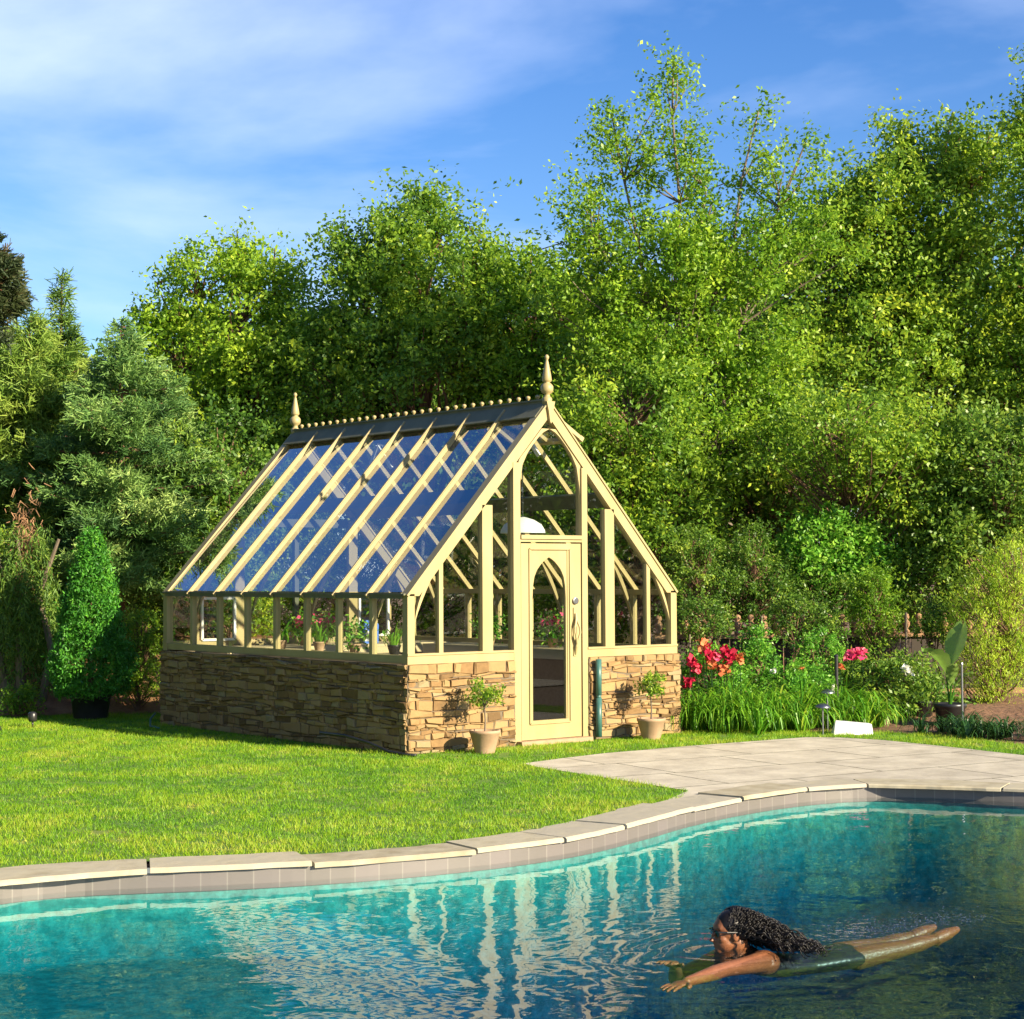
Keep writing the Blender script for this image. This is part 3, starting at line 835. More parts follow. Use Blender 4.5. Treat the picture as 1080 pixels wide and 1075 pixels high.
# gable frames
def gable(y, front):
    ya, yb = y - .03, y + .03
    sg = -1 if front else 1
    def rz(x): return ZE + (GW / 2 - abs(x - GW / 2)) * math.tan(SL)
    bb = MB()
    for side in (-1, 1):
        x = GW / 2 + side * GW / 2
        a = (x + side * .045, ZE - .045 * math.tan(SL) + .03); top = (cxm, ZR + .055)
        wv = .105
        b2 = (cxm, ZR + .055 - wv / math.cos(SL)); a2 = (x + side * .045 - side * wv / math.sin(SL) , a[1])
        bb.prism([a, top, b2, a2], y - .042, y + .042)
        bb.prism([(a[0] + side * .012, a[1] + .01), (top[0], top[1] + .022), (top[0], top[1] + .002), (a[0] - side * .006, a[1] - .006)], y - .056, y + .05)
    bg_ = bb.build('bargeboard', M['cream'], house)
    posts = [(.37, .05), (.94, .13), (2.575, .13), (3.14, .05)]
    for px_, wd in posts:
        s = MB(); zt = min(rz(px_ - wd / 2), rz(px_ + wd / 2)) - .07
        s.box((px_ - wd / 2, ya + (.0 if wd < .1 else -.012), ZS + .105), (px_ + wd / 2, yb, zt)); s.build('gable_post', M['cream'], house)
    if front:
        for px_, wd in ((1.315, .09), (2.222, .075)):
            s = MB(); zt = min(rz(px_ - wd / 2), rz(px_ + wd / 2)) - .06
            s.box((px_ - wd / 2, ya - .018, .02), (px_ + wd / 2, yb + .02, zt)); s.build('door_post', M['cream'], house)
            s = MB()
        t = MB(); t.box((1.36, ya - .016, 2.055), (2.185, yb, 2.085)); t.box((1.36, ya - .035, 2.085), (2.185, yb + .01, 2.125)); t.build('transom', M['cream'], house)
        # arched spandrel above the transom
        zsp, ztop = 2.42, 3.22
        A, B = [], []
        hw = (2.185 - 1.36) / 2; c = (2.185 + 1.36) / 2
        for s_ in (-1, 1):
            dd_ = np.linspace(.8, 0, 24)
            of = np.interp(dd_, [0, .03, .08, .165, .26, .38, .6, .8], [0, .17, .33, .53, .72, .88, .975, 1.0])
            A = [(c + s_ * hw * o, ztop - d) for o, d in zip(of, dd_)]
            B = [(c + s_ * max(hw * o + .004, min(hw + .002, (3.335 - ztop + d) / math.tan(SL))), ztop - d) for o, d in zip(of, dd_)]
            k = MB(); k.strip(A, B, ya + .004, yb - .004); k.build('arch_spandrel', M['cream'], house)
    # corner knee braces
    for s_, x in ((1, 0.04), (-1, GW - .04)):
        q_a = [(x + s_ * (.33 * (1 - math.cos(t * math.pi / 2))), 1.12 + .52 * math.sin(t * math.pi / 2) + .20 * t * t) for t in np.linspace(0, 1, 11)]
        q_b = [(x - s_ * .002 + s_ * .33 * t ** 1.5, 1.16 + .36 * t ** .8 + .33 * t ** 1.5 * math.tan(SL)) for t in np.linspace(0, 1, 11)]
        q_b = [(b[0], min(b[1], rz(b[0]) - .06)) for b in q_b]
        k = MB(); k.strip(q_a, q_b, y - .025, y + .025); k.build('knee_brace', M['cream'], house)
    # panes
    xs = [.04, .37, .94, 1.315, 2.222, 2.575, 3.14, GW - .04] if front else [.04, .37, .94, 1.75, 2.575, 3.14, GW - .04]
    for a, b in zip(xs[:-1], xs[1:]):
        mid = (a < cxm < b)
        z0 = 2.10 if (front and mid) else ZS + .10
        pl = [(a, z0), (b, z0), (b, rz(b) - .03)] + ([(cxm, ZR - .03)] if mid else []) + [(a, rz(a) - .03)]
        p = MB(); p.add([(q[0], y + .004, q[1]) for q in pl], [tuple(range(len(pl)))]); p.build('gable_pane', M['glass'], house, fix=False)
    if not front:
        t = MB(); t.box((.9, ya, 2.32), (2.6, yb, 2.42)); t.box((1.72, ya, ZS + .1), (1.78, yb, 2.32)); t.build('transom', M['purlin'], house)
gable(0, True)
gable(GL, False)

# ridge vent raised on the far slope
rv = MB(); th = SL - R(16)
hinge = Vector((cxm + .07, 0, ZR + .0)); dd = Vector((math.cos(th), 0, -math.sin(th))); ln = .56
y0, y1 = .10, GL / NB * 2 - .02
up = Vector((math.sin(th), 0, math.cos(th)))
for yy in (y0, (y0 + y1) / 2, y1): rv.bar(hinge + Vector((0, yy, 0)), hinge + dd * ln + Vector((0, yy, 0)), .045, .04, up)
rv.bar(hinge + dd * ln + Vector((0, y0 - .025, 0)), hinge + dd * ln + Vector((0, y1 + .025, 0)), .05, .05, up)
vo = rv.build('roof_vent', M['cream'], house)
p = MB(); a = hinge + up * .022; p.add([a + Vector((0, y0, 0)), a + Vector((0, y1, 0)), a + dd * ln + Vector((0, y1, 0)), a + dd * ln + Vector((0, y0, 0))], [(0, 1, 2, 3)])
p.build('vent_pane', M['glass'], vo, fix=False)
for yy in (GL / NB * 1.0, GL / NB * 5.5):   # invented white inverted-V pieces standing in for cloud reflections
    w_ = MB(); c = Vector((cxm + .18, yy, ZR - .20))
    w_.bar(c, c + Vector((.12, -.12, -.26)), .05, .02, (1, 0, 0)); w_.bar(c, c + Vector((.0, .16, -.24)), .05, .02, (1, 0, 0)); w_.bar(c + Vector((.03, -.05, -.13)), c + Vector((.02, .08, -.13)), .025, .02)
    w_.build('cloud_glint', M['whitep'], house)
# louvred vents in the far gable
for xa, xb in ((.42, .86), (2.66, 3.10)):
    lv = MB(); y = GL - .05; za, zb = .97, 1.46
    for a, b in (((xa, y, za), (xb, y, za)), ((xa, y, zb), (xb, y, zb)), ((xa, y, za), (xa, y, zb)), ((xb, y, za), (xb, y, zb))):
        lv.bar(a, b, .03, .03, (0, 1, 0))
    lo = lv.build('louvre_window', M['whitep'], house)
    bl = MB()
    for k in range(6):
        z = za + .05 + k * .078
        bl.add([(xa + .015, y - .03, z - .022), (xb - .015, y - .03, z - .022), (xb - .015, y + .03, z + .022), (xa + .015, y + .03, z + .022)], [(0, 1, 2, 3)])
    bl.build('louvre_blade', M['glass'], lo, fix=False)
# door
yd = -.01
DX0, DX1, DZ0, DZ1 = 1.372, 2.172, .05, 2.04
gx0, gx1, gz0, gsp, gtp = 1.51, 1.99, .24, 1.55, 1.90
db = MB(); ya, yb = yd - .028, yd + .028
db.box((DX0, ya, DZ0), (gx0, yb, DZ1)); db.box((gx1, ya, DZ0), (DX1, yb, DZ1)); db.box((gx0, ya, DZ0), (gx1, yb, gz0)); db.box((gx0, ya, 1.97), (gx1, yb, DZ1))
c = (gx0 + gx1) / 2; hw = (gx1 - gx0) / 2
for s_ in (-1, 1):
    dd_ = np.linspace(.42, 0, 18)
    of = np.interp(dd_, [0, .02, .05, .09, .13, .2, .3, .42], [0, .18, .37, .56, .72, .88, .97, 1.0])
    A = [(c + s_ * hw * .93 * o, gtp - d) for o, d in zip(of, dd_)] + [(c, 1.969)]
    B = [(c + s_ * (hw + .001), gtp - d) for d in dd_] + [(c + s_ * (hw + .001), 1.969)]
    db.strip(A, B, ya + .008, yb - .008)
    db.strip([(c + s_ * hw * .93, gz0), (c + s_ * hw * .93, gtp - .42)], [(c + s_ * (hw + .001), gz0), (c + s_ * (hw + .001), gtp - .42)], ya + .008, yb - .008)
# raised bead round the glazing
for a, b in (((gx0 - .03, gz0 - .03), (gx1 + .03, gz0 - .03)), ((gx0 - .03, 1.985), (gx1 + .03, 1.985)), ((gx0 - .03, gz0 - .03), (gx0 - .03, 1.985)), ((gx1 + .03, gz0 - .03), (gx1 + .03, 1.985))):
    db.bar((a[0], ya - .006, a[1]), (b[0], ya - .006, b[1]), .016, .014, (0, 1, 0))
door = db.build('door', M['cream'], house)
p = MB(); p.add([(gx0, yd, gz0), (gx1, yd, gz0), (gx1, yd, gtp + .03), (gx0, yd, gtp + .03)], [(0, 1, 2, 3)]); p.build('door_pane', M['glass'], door, fix=False)
hd = MB(); hx = 2.085
for s_ in (-1, 1):
    hd.tube([(hx, ya - .02, 1.32), (hx + s_ * .004, ya - .03, 1.26), (hx + s_ * .03, ya - .045, 1.18), (hx + s_ * .034, ya - .05, 1.12), (hx + s_ * .012, ya - .045, 1.05), (hx - s_ * .006, ya - .035, .98), (hx, ya - .015, .9)], [.012, .013, .012, .011, .012, .013, .012], 10)
hd.box((hx - .022, ya - .012, .88), (hx + .022, ya - .001, 1.38))
hd.build('door_handle', M['cream'], door, smooth=False)
lk = MB()
lk.tube([(hx + .005, ya - .001, 1.45), (hx + .005, ya - .02, 1.45), (hx + .005, ya - .022, 1.45)], [.036, .036, .028], 20)
lk.build('door_lock', M['steel'], door)
th_ = MB(); th_.box((1.30, -.13, -.02), (2.25, .06, .045)); th_.build('threshold', M['stone'] if False else M['clay'], house)
pp = MB(); pp.tube([(2.335, -.125, .04), (2.335, -.125, .44)], .032, 14); pp.tube([(2.335, -.125, .47), (2.335, -.125, .84)], .032, 14); pp.tube([(2.335, -.125, .43), (2.335, -.125, .475)], .026, 14)
pp.build('downpipe', M['pipe'], house, smooth=True)
fl = MB(); fl.box((.1, .1, -.01), (GW - .1, GL - .1, .02)); fl.build('floor', simple('gravel_floor', (.16, .15, .13), (.26, .24, .2), 30, .9), house)

# ---- inside the greenhouse
def bench(loc, sx, sy, label, axis):
    t = thing('potting_bench', loc, label, 'bench', 'slatted benches inside the greenhouse')
    x, y, z = loc; h = .90; tp = MB()
    if axis == 'y':
        n_ = int(sx / .1)
        for k in range(n_): tp.box((x + sx * k / n_, y, h - .03), (x + sx * (k + 1) / n_ - .015, y + sy, h))
    else:
        n_ = int(sy / .1)
        for k in range(n_): tp.box((x, y + sy * k / n_, h - .03), (x + sx, y + sy * (k + 1) / n_ - .015, h))
    tp.build('bench_top', M['benchw'], t)
    fr = MB(); fr.box((x, y, h - .11), (x + sx, y + .03, h - .031)); fr.box((x, y + sy - .03, h - .11), (x + sx, y + sy, h - .031)); fr.box((x, y + .03, h - .11), (x + .03, y + sy - .03, h - .031)); fr.box((x + sx - .03, y + .03, h - .11), (x + sx, y + sy - .03, h - .031))
    fr.build('bench_frame', M['benchw'], t)
    for a in (x + .04, x + sx - .09):
        for b in (y + .04, y + sy - .09):
            l = MB(); l.box((a, b, .02), (a + .05, b + .05, h - .11)); l.build('leg', M['benchw'], t)
bench((.18, .30, .02), .62, 3.2, 'long slatted bench along the left glass wall of the greenhouse', 'y')
bench((2.72, .30, .02), .62, 3.2, 'long slatted bench along the right glass wall of the greenhouse', 'y')
bench((.18, 3.75, .02), GW - .36, .75, 'slatted bench across the far end of the greenhouse', 'x')

def potprof(r, h):
    return [(r * .62, 0), (r * .64, .01), (r * .98, h * .86), (r * 1.02, h * .88), (r * 1.02, h), (r * .9, h), (r * .86, h * .86), (.01, h * .85)]
def strap_blades(c, n, ln, wd, spread, tone_off=0.0, up=1.0, seg=6):
    """arching strap leaves, array of quads"""
    P = []; T = []
    for _ in range(n):
        a = rng.uniform(0, 2 * np.pi); d = np.array([math.cos(a), math.sin(a), 0]); L_ = ln * rng.uniform(.6, 1.2)
        el = rng.uniform(R(50), R(85)) * up; bend = rng.uniform(.4, 1.0) * spread; p = np.array(c) + d * rng.uniform(0, .07)
        s = np.array([-d[1], d[0], 0]) * wd / 2 * rng.uniform(.7, 1.3); t0 = np.clip(rng.normal(.5 + tone_off, .2), 0, 1)
        prev = p; e = el
        for k in range(seg):
            w0 = (1 - (k / seg) ** 2.2); w1 = (1 - ((k + 1) / seg) ** 2.2)
            nx = prev + (d * math.cos(e) + np.array([0, 0, 1]) * math.sin(e)) * L_ / seg
            P.append([prev - s * w0, prev + s * w0, nx + s * w1, nx - s * w1]); T.append(t0)
            prev = nx; e -= bend * (k + 1) * .32
    return np.array(P), np.array(T)
def inside_pot(loc, label, kind, group='potted plants on the greenhouse benches', r=.07, h=.11):
    t = thing('potted_plant', loc, label, 'plant', group)
    m_ = MB(); m_.lathe(loc, potprof(r, h), 18); m_.build('pot', M['clay'] if kind != 'black' else M['black'], t, smooth=True)
    c = (loc[0], loc[1], loc[2] + h * .8)
    if kind in ('strap', 'black'):
        P, T = strap_blades(c, 34, .42, .018, .9); quads('foliage', P, M['strap'], t, T)
    else:
        C = rng.normal(size=(420, 3)) * [.1, .1, .09] + [c[0], c[1], c[2] + .12]
        quads('foliage', leaves(C, .05), M['bright'], t, rng.random(420))
        if kind in ('pink', 'red'):
            C = rng.normal(size=(60, 3)) * [.08, .08, .04] + [c[0], c[1], c[2] + .19]
            quads('blossom', leaves(C, .05, .9), M[kind], t, rng.random(len(C)))
inside_pot((.45, 3.05, .9), 'strappy green plant in a clay pot near the middle of the left glass wall', 'strap')
inside_pot((.5, 2.35, .9), 'tall arching strappy plant on the left bench, third pot from the door', 'strap')
inside_pot((.42, 1.55, .9), 'small leafy pot on the left bench', 'leaf')
inside_pot((.5, .95, .9), 'arching grass-like plant on the left bench nearest the front gable', 'black')
inside_pot((1.35, 4.0, .9), 'pot of pink flowers on the far bench seen between the front posts', 'pink')
inside_pot((1.7, 4.1, .9), 'second pot of pink flowers on the far bench, right beside the first', 'pink')
inside_pot((3.0, 1.4, .9), 'pot of pink flowers on the right bench just right of the door', 'pink')
inside_pot((3.05, 2.6, .9), 'leafy green potted plant on the right bench', 'leaf')
b_ = MB(); x, y = 2.28, 4.0
b_.prism([(x - .1, .9), (x + .1, .9), (x + .105, 1.12), (x + .08, 1.18), (x - .08, 1.18), (x - .105, 1.12)], y - .06, y + .06)
bag = thing('soil_bag', (x, y, .9), 'blue plastic bag with a white patch on the far bench of the greenhouse', 'bag')
b_.build('bag_body', M['blue'], bag)
w_ = MB(); w_.prism([(x - .1, .93), (x - .02, .93), (x - .04, 1.04), (x - .085, 1.08)], y - .066, y - .063); w_.build('printed_patch', M['whitep'], bag)
ps = thing('hanging_dome', (1.88, .55, 2.36), 'white dome hanging inside the greenhouse above the door', 'lamp')  # plain white dome on a cord, not a known lamp
s = MB(); s.lathe((1.88, .55, 2.16), [(.24, 0), (.235, .03), (.20, .09), (.12, .14), (.04, .165), (.02, .17)], 22, cap=False); s.build('shade', M['whitep'], ps, smooth=True)
s = MB(); s.tube([(1.88, .55, 2.33), (1.88, .55, 3.30)], .006, 6); s.build('cord', M['black'], ps)

# ---- topiaries at the door
def topiary(x, y, label, bw, bh, seed):
    t = thing('potted_olive', (x, y, 0), label, 'potted tree', 'little potted trees either side of the door')
    h = .225; r = .148
    m_ = MB(); m_.lathe((x, y, 0), potprof(r, h), 28); m_.build('pot', M['clay'], t, smooth=True)
    s = MB(); s.lathe((x, y, h - .035), [(.001, 0), (r * .85, 0), (r * .85, .01), (.001, .012)], 20); s.build('potting_soil', M['soil'], t)
    s = MB(); s.tube([(x, y, h - .03), (x + .006, y, h + .10), (x - .004, y + .004, h + .24)], [.010, .008, .007], 8)
    zc_ = .57
    for _ in range(14):
        a = rng.uniform(0, 6.28); e = Vector((x + math.cos(a) * bw * .6, y + math.sin(a) * bw * .6, zc_ + rng.uniform(-.5, .8) * bh)); b0 = Vector((x, y, h + .22)); s.tube([b0, b0.lerp(e, .5) + Vector((0, 0, .02)), e], [.005, .004, .002], 5)
    s.build('trunk', M['barkL'], t)
    n_ = 46; cc = unit(rng.normal(size=(n_, 3))) * rng.uniform(.35, 1, (n_, 1)) * [bw, bw, bh] + [x, y, zc_]
    C = (cc[:, None, :] + rng.normal(size=(n_, 22, 3)) * .026).reshape(-1, 3)
    quads('crown', leaves(C, .038, .42), M['leafA'], t, np.clip(rng.normal(.45, .25, len(C)), 0, 1))
topiary(.60, -.42, 'small potted tree with loose round crown left of the greenhouse door', .19, .13, 1)
topiary(2.80, -.42, 'small potted tree with tight round crown right of the greenhouse door', .155, .12, 2)

# ================================================================ TREES
def limb(mb, a, b, r0, r1, sag=0.12, n=6, seg=7):
    a = np.array(a, float); b = np.array(b, float); Lg = np.linalg.norm(b - a)
    off = rng.normal(size=3) * Lg * .05
    pts = []
    for t in np.linspace(0, 1, seg):
        p = a * (1 - t) + b * t
        p = p + off * math.sin(t * math.pi) + np.array([0, 0, -sag * Lg * math.sin(t * math.pi)])
        pts.append(p)
    mb.tube(pts, list(np.linspace(r0, r1, seg)), n)
def sample_env(env, n, shell=0.5):
    """cluster centres inside a list of ellipsoids (c, r, weight)"""
    wts = np.array([e[1][0] * e[1][1] * e[1][2] for e in env]) ** .8; wts /= wts.sum()
    k = rng.choice(len(env), n, p=wts); c = np.array([e[0] for e in env])[k]; r = np.array([e[1] for e in env])[k]
    u = unit(rng.normal(size=(n, 3))); q = rng.uniform(shell ** 3, 1, (n, 1)) ** (1 / 3)
    return c + u * q * r
def tree(name, label, base, env, ncl, per, lsize, mt, trunk_r=.16, cl=.38, bark='bark', spires=(), group='trees behind the greenhouse', cat='tree', lr=.22, elong=.55, tone=.45, stems=1, droop=.2, flat=.7, fol=2.5):
    base = Vector(base); t = thing(name, base, label, cat, group)
    cc = sample_env(env, ncl)
    for sp in spires:       # (top point, base radius, height, clusters)
        tp, r_, h_, n_ = sp
        q = rng.uniform(0, 1, n_) ** .8; a = rng.uniform(0, 6.283, n_); rad = r_ * (.15 + .85 * q) * rng.uniform(.3, 1, n_)
        cc = np.vstack([cc, np.stack([tp[0] + np.cos(a) * rad, tp[1] + np.sin(a) * rad, tp[2] - q * h_], 1)])
    n = len(cc); zlo = cc[:, 2].min()
    csz = cl * rng.uniform(.6, 1.5, (n, 1, 1, 1))
    ctr = np.array([e[0] for e in env]); 
    near_ = ctr[np.argmin(((cc[:, None] - ctr[None]) ** 2).sum(2), 1)]
    o = unit(unit(cc - near_) * np.array([1, 1, .6]) + np.array([0, 0, .45 - droop]))
    tw, pt = 9, int(per * fol / 9) + 1          # twigs per cluster, leaves per twig
    td = unit(o[:, None, :] + rng.normal(size=(n, tw, 3)) * .75)
    tl = rng.uniform(.5, 1.3, (n, tw, 1, 1))
    u = rng.uniform(.0, 1, (n, tw, pt, 1)) ** .75
    C = cc[:, None, None, :] + rng.normal(size=(n, tw, 1, 3)) * csz * .45 * np.array([1, 1, flat]) + td[:, :, None, :] * (u - .3) * tl * csz * 2.1 - np.array([0, 0, 1.]) * u * u * csz * .35
    C = C + rng.normal(size=C.shape) * cl * .17
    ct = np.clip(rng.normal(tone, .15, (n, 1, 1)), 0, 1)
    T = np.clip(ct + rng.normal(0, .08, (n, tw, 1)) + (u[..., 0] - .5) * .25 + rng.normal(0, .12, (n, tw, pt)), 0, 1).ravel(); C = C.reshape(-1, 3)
    C[:, 2] = np.maximum(C[:, 2], .05)
    quads('crown', leaves(C, lsize * .66, elong, droop), M[mt], t, T)
    w_ = MB()
    top = np.array(max([e[0] for e in env], key=lambda c: c[2])); 
    if spires: tops = [np.array(s[0]) for s in spires] + [top]
    else: tops = [top]
    bs = np.array(base)
    ax = []
    for k, tp in enumerate(tops[:max(stems, len(spires) + 1)]):
        st = bs + np.array([rng.normal() * .12, rng.normal() * .12, -.1]) * (1 if len(tops) > 1 else 0) + np.array([0, 0, -.1])
        mids = [st + (tp - st) * q * np.array([q ** .8 if q else 0, q ** .8 if q else 0, 1]) for q in np.linspace(0, 1, 10)]
        mids = [m_ + rng.normal(size=3) * .05 * (0 < i < 9) for i, m_ in enumerate(mids)]
        w_.tube(mids, list(np.linspace(trunk_r * (1 if k == len(tops) - 1 else .42), .012, 10)), 8)
        ax.append(np.array(mids))
    allax = np.vstack(ax)
    for i in rng.permutation(n)[:min(n, 300)]:
        p = cc[i]; cand = allax[allax[:, 2] < p[2] - .2]
        if len(cand) == 0: cand = allax[:2]
        dd = np.linalg.norm(cand[:, :2] - p[:2], axis=1) * 1.0 + np.abs(cand[:, 2] - (p[2] - np.linalg.norm(cand[:, :2] - p[:2], axis=1) * .8)) * .7
        a = cand[np.argmin(dd)]; limb(w_, a, p, trunk_r * lr, .006, .04, 5, 6)
    w_.build('trunk', M[bark], t)
    return t
def E(px, py, depth, rx, ry, rd=None):
    """ellipsoid whose centre stands at a pixel and depth; radii in pixels at that depth"""
    p = at(px, py, depth); k = depth / F
    return (tuple(p), ((rx * k + (rd or rx) * k) / 2, (rx * k + (rd or rx) * k) / 2, ry * k))
def top(px, py, depth): return tuple(at(px, py, depth))

# far row first
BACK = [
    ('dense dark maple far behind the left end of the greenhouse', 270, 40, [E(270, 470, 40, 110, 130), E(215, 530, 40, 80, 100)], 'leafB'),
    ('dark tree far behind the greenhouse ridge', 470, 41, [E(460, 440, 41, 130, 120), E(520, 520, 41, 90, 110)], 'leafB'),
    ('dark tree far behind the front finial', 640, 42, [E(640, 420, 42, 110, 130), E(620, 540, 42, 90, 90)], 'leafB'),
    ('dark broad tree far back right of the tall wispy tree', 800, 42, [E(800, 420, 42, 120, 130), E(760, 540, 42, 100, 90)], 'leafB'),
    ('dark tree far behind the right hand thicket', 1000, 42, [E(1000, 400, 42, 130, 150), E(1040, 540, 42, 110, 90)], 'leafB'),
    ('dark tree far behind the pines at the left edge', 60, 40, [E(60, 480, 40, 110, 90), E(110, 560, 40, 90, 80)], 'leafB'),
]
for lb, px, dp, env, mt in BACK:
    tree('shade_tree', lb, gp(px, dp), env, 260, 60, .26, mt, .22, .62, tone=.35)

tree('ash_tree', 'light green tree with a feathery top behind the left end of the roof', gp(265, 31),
     [E(255, 340, 31, 75, 78), E(215, 400, 31, 65, 80), E(300, 420, 31, 80, 100), E(255, 500, 31, 90, 90), E(160, 420, 31, 55, 70)], 330, 62, .125, 'leafC', .15, .30,
     spires=[(top(250, 243, 31), .7, 1.3, 16), (top(200, 262, 31), .6, 1.2, 12), (top(165, 300, 31), .6, 1.0, 11), (top(290, 262, 31), .6, 1.2, 12)], tone=.48)
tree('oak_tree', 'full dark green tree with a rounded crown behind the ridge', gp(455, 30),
     [E(452, 300, 30, 88, 80), E(395, 330, 30, 66, 75), E(500, 345, 30, 66, 75), E(440, 390, 30, 120, 80), E(350, 400, 30, 60, 80)], 400, 62, .125, 'leafA', .2, .34,
     spires=[(top(447, 206, 30), .8, 1.1, 22), (top(362, 238, 30), .3, 1.0, 9), (top(400, 262, 30), .6, .8, 10), (top(505, 255, 30), .6, .8, 12)], tone=.40)
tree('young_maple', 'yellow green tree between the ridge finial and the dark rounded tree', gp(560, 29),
     [E(565, 350, 29, 50, 70), E(545, 420, 29, 55, 70), E(610, 400, 29, 55, 80)], 170, 62, .12, 'leafC', .12, .28,
     spires=[(top(560, 272, 29), .55, .8, 12), (top(600, 300, 29), .6, .9, 10)], tone=.42)
tree('birch_tree', 'tall wispy tree with open spires rising highest behind the gable', gp(715, 26),
     [E(700, 330, 26, 78, 95), E(790, 330, 26, 62, 90), E(650, 400, 26, 60, 90), E(740, 440, 26, 90, 90)], 300, 56, .10, 'leafC', .13, .28, bark='barkL',
     spires=[(top(710, 60, 26), .95, 3.3, 44), (top(645, 120, 26), 1.0, 2.7, 32), (top(800, 118, 26), .95, 2.7, 26), (top(850, 150, 26), .8, 2.2, 18), (top(615, 215, 26), .6, 1.6, 18), (top(745, 200, 26), .8, 1.8, 22)], tone=.38, stems=6, fol=2.9, lr=.13)
tree('lime_tree', 'broad yellow-topped tree filling the right of the photo', gp(930, 29.5),
     [E(950, 250, 29.5, 85, 90), E(880, 310, 29.5, 75, 90), E(1010, 300, 29.5, 85, 110), E(930, 400, 29.5, 130, 110)], 520, 66, .12, 'leafA', .2, .34,
     spires=[(top(950, 135, 29.5), .8, 1.2, 26), (top(1005, 118, 29.5), .7, 1.1, 22), (top(900, 190, 29.5), .7, 1.0, 20), (top(865, 235, 29.5), .6, 1.0, 14), (top(1045, 140, 29.5), .7, 1.0, 18)], tone=.52)
tree('elm_tree', 'tree leaning in over the right edge of the photo', gp(1120, 28),
     [E(1130, 200, 28, 56, 75), E(1130, 300, 28, 70, 110), E(1115, 420, 28, 80, 90)], 330, 62, .115, 'leafA', .2, .30,
     spires=[(top(1105, 50, 28), .6, 1.4, 18), (top(1080, 110, 28), .45, .9, 10)], tone=.5)
tree('locust_tree', 'mid green tree just right of the gable behind the greenhouse', gp(670, 25),
     [E(665, 450, 25, 68, 85), E(640, 520, 25, 60, 80), E(705, 540, 25, 60, 75)], 290, 62, .10, 'leafA', .11, .26, tone=.42, group='understorey trees')
tree('dogwood', 'dark spreading tree in the shade above the fence', gp(820, 27),
     [E(800, 480, 27, 110, 75), E(760, 560, 27, 70, 60)], 230, 60, .11, 'leafB', .12, .30, tone=.35, group='understorey trees')
tree('hazel_tree', 'yellow-flecked understorey tree above the bright shrubs at the right', gp(900, 24.5),
     [E(895, 470, 24.5, 105, 55), E(950, 510, 24.5, 70, 45)], 170, 60, .09, 'leafA', .08, .26, tone=.5, group='understorey trees')
tree('witch_hazel', 'leafy tree at the right edge above the upright willow shrub', gp(1050, 24),
     [E(1050, 500, 24, 60, 75), E(1010, 560, 24, 45, 50)], 180, 60, .10, 'leafB', .08, .26, tone=.52, group='understorey trees')
tree('cherry_tree', 'green tree behind the left roof edge above the rear wall', gp(250, 25),
     [E(235, 520, 25, 55, 80), E(210, 600, 25, 50, 60)], 170, 60, .10, 'leafB', .1, .26, tone=.42, group='understorey trees')

for i, (x, y, h_, lb) in enumerate([(-5.5, 13.5, 8, 'nearest'), (-9.5, 10.5, 9, 'second'), (-8.9, 6.0, 9, 'third'), (-10.8, -0.5, 9, 'fourth'), (-9, 16.5, 10, 'farthest back'), (-15, -5, 9, 'last'), (-9.0, 2.4, 8.5, 'closest to the wall')]):  # unseen trees added to cut skylight on the left stone wall
    k_ = tree('shade_tree', f'tall tree added out of view left of the garden to block skylight, {lb}', (x, y, 0), [((x, y, h_ * .55), (2.6, 2.6, h_ * .42)), ((x + 1, y, h_ * .3), (2.3, 2.3, h_ * .28))], 150, 40, .26, 'leafB', .2, .6, tone=.4, group='unseen trees added to block skylight', fol=1.3)

for i, (x, y, h_, lb) in enumerate([(18, -17, 8, 'middle'), (23, -12, 8.5, 'nearest the bed'), (22, -31, 8, 'farthest left'), (20.5, -25, 9, 'back row'), (27, -18, 9, 'back row at the right')]):
    k_ = tree('shade_tree', f'tall tree across the pool mirrored in the gable glass, {lb}', (x, y, 0), [((x, y, h_ * .55), (3.2, 3.2, h_ * .42)), ((x + 1, y, h_ * .3), (2.8, 2.8, h_ * .28))], 150, 40, .30, 'leafB', .2, .7, tone=.4, group='trees across the pool', fol=1.3)

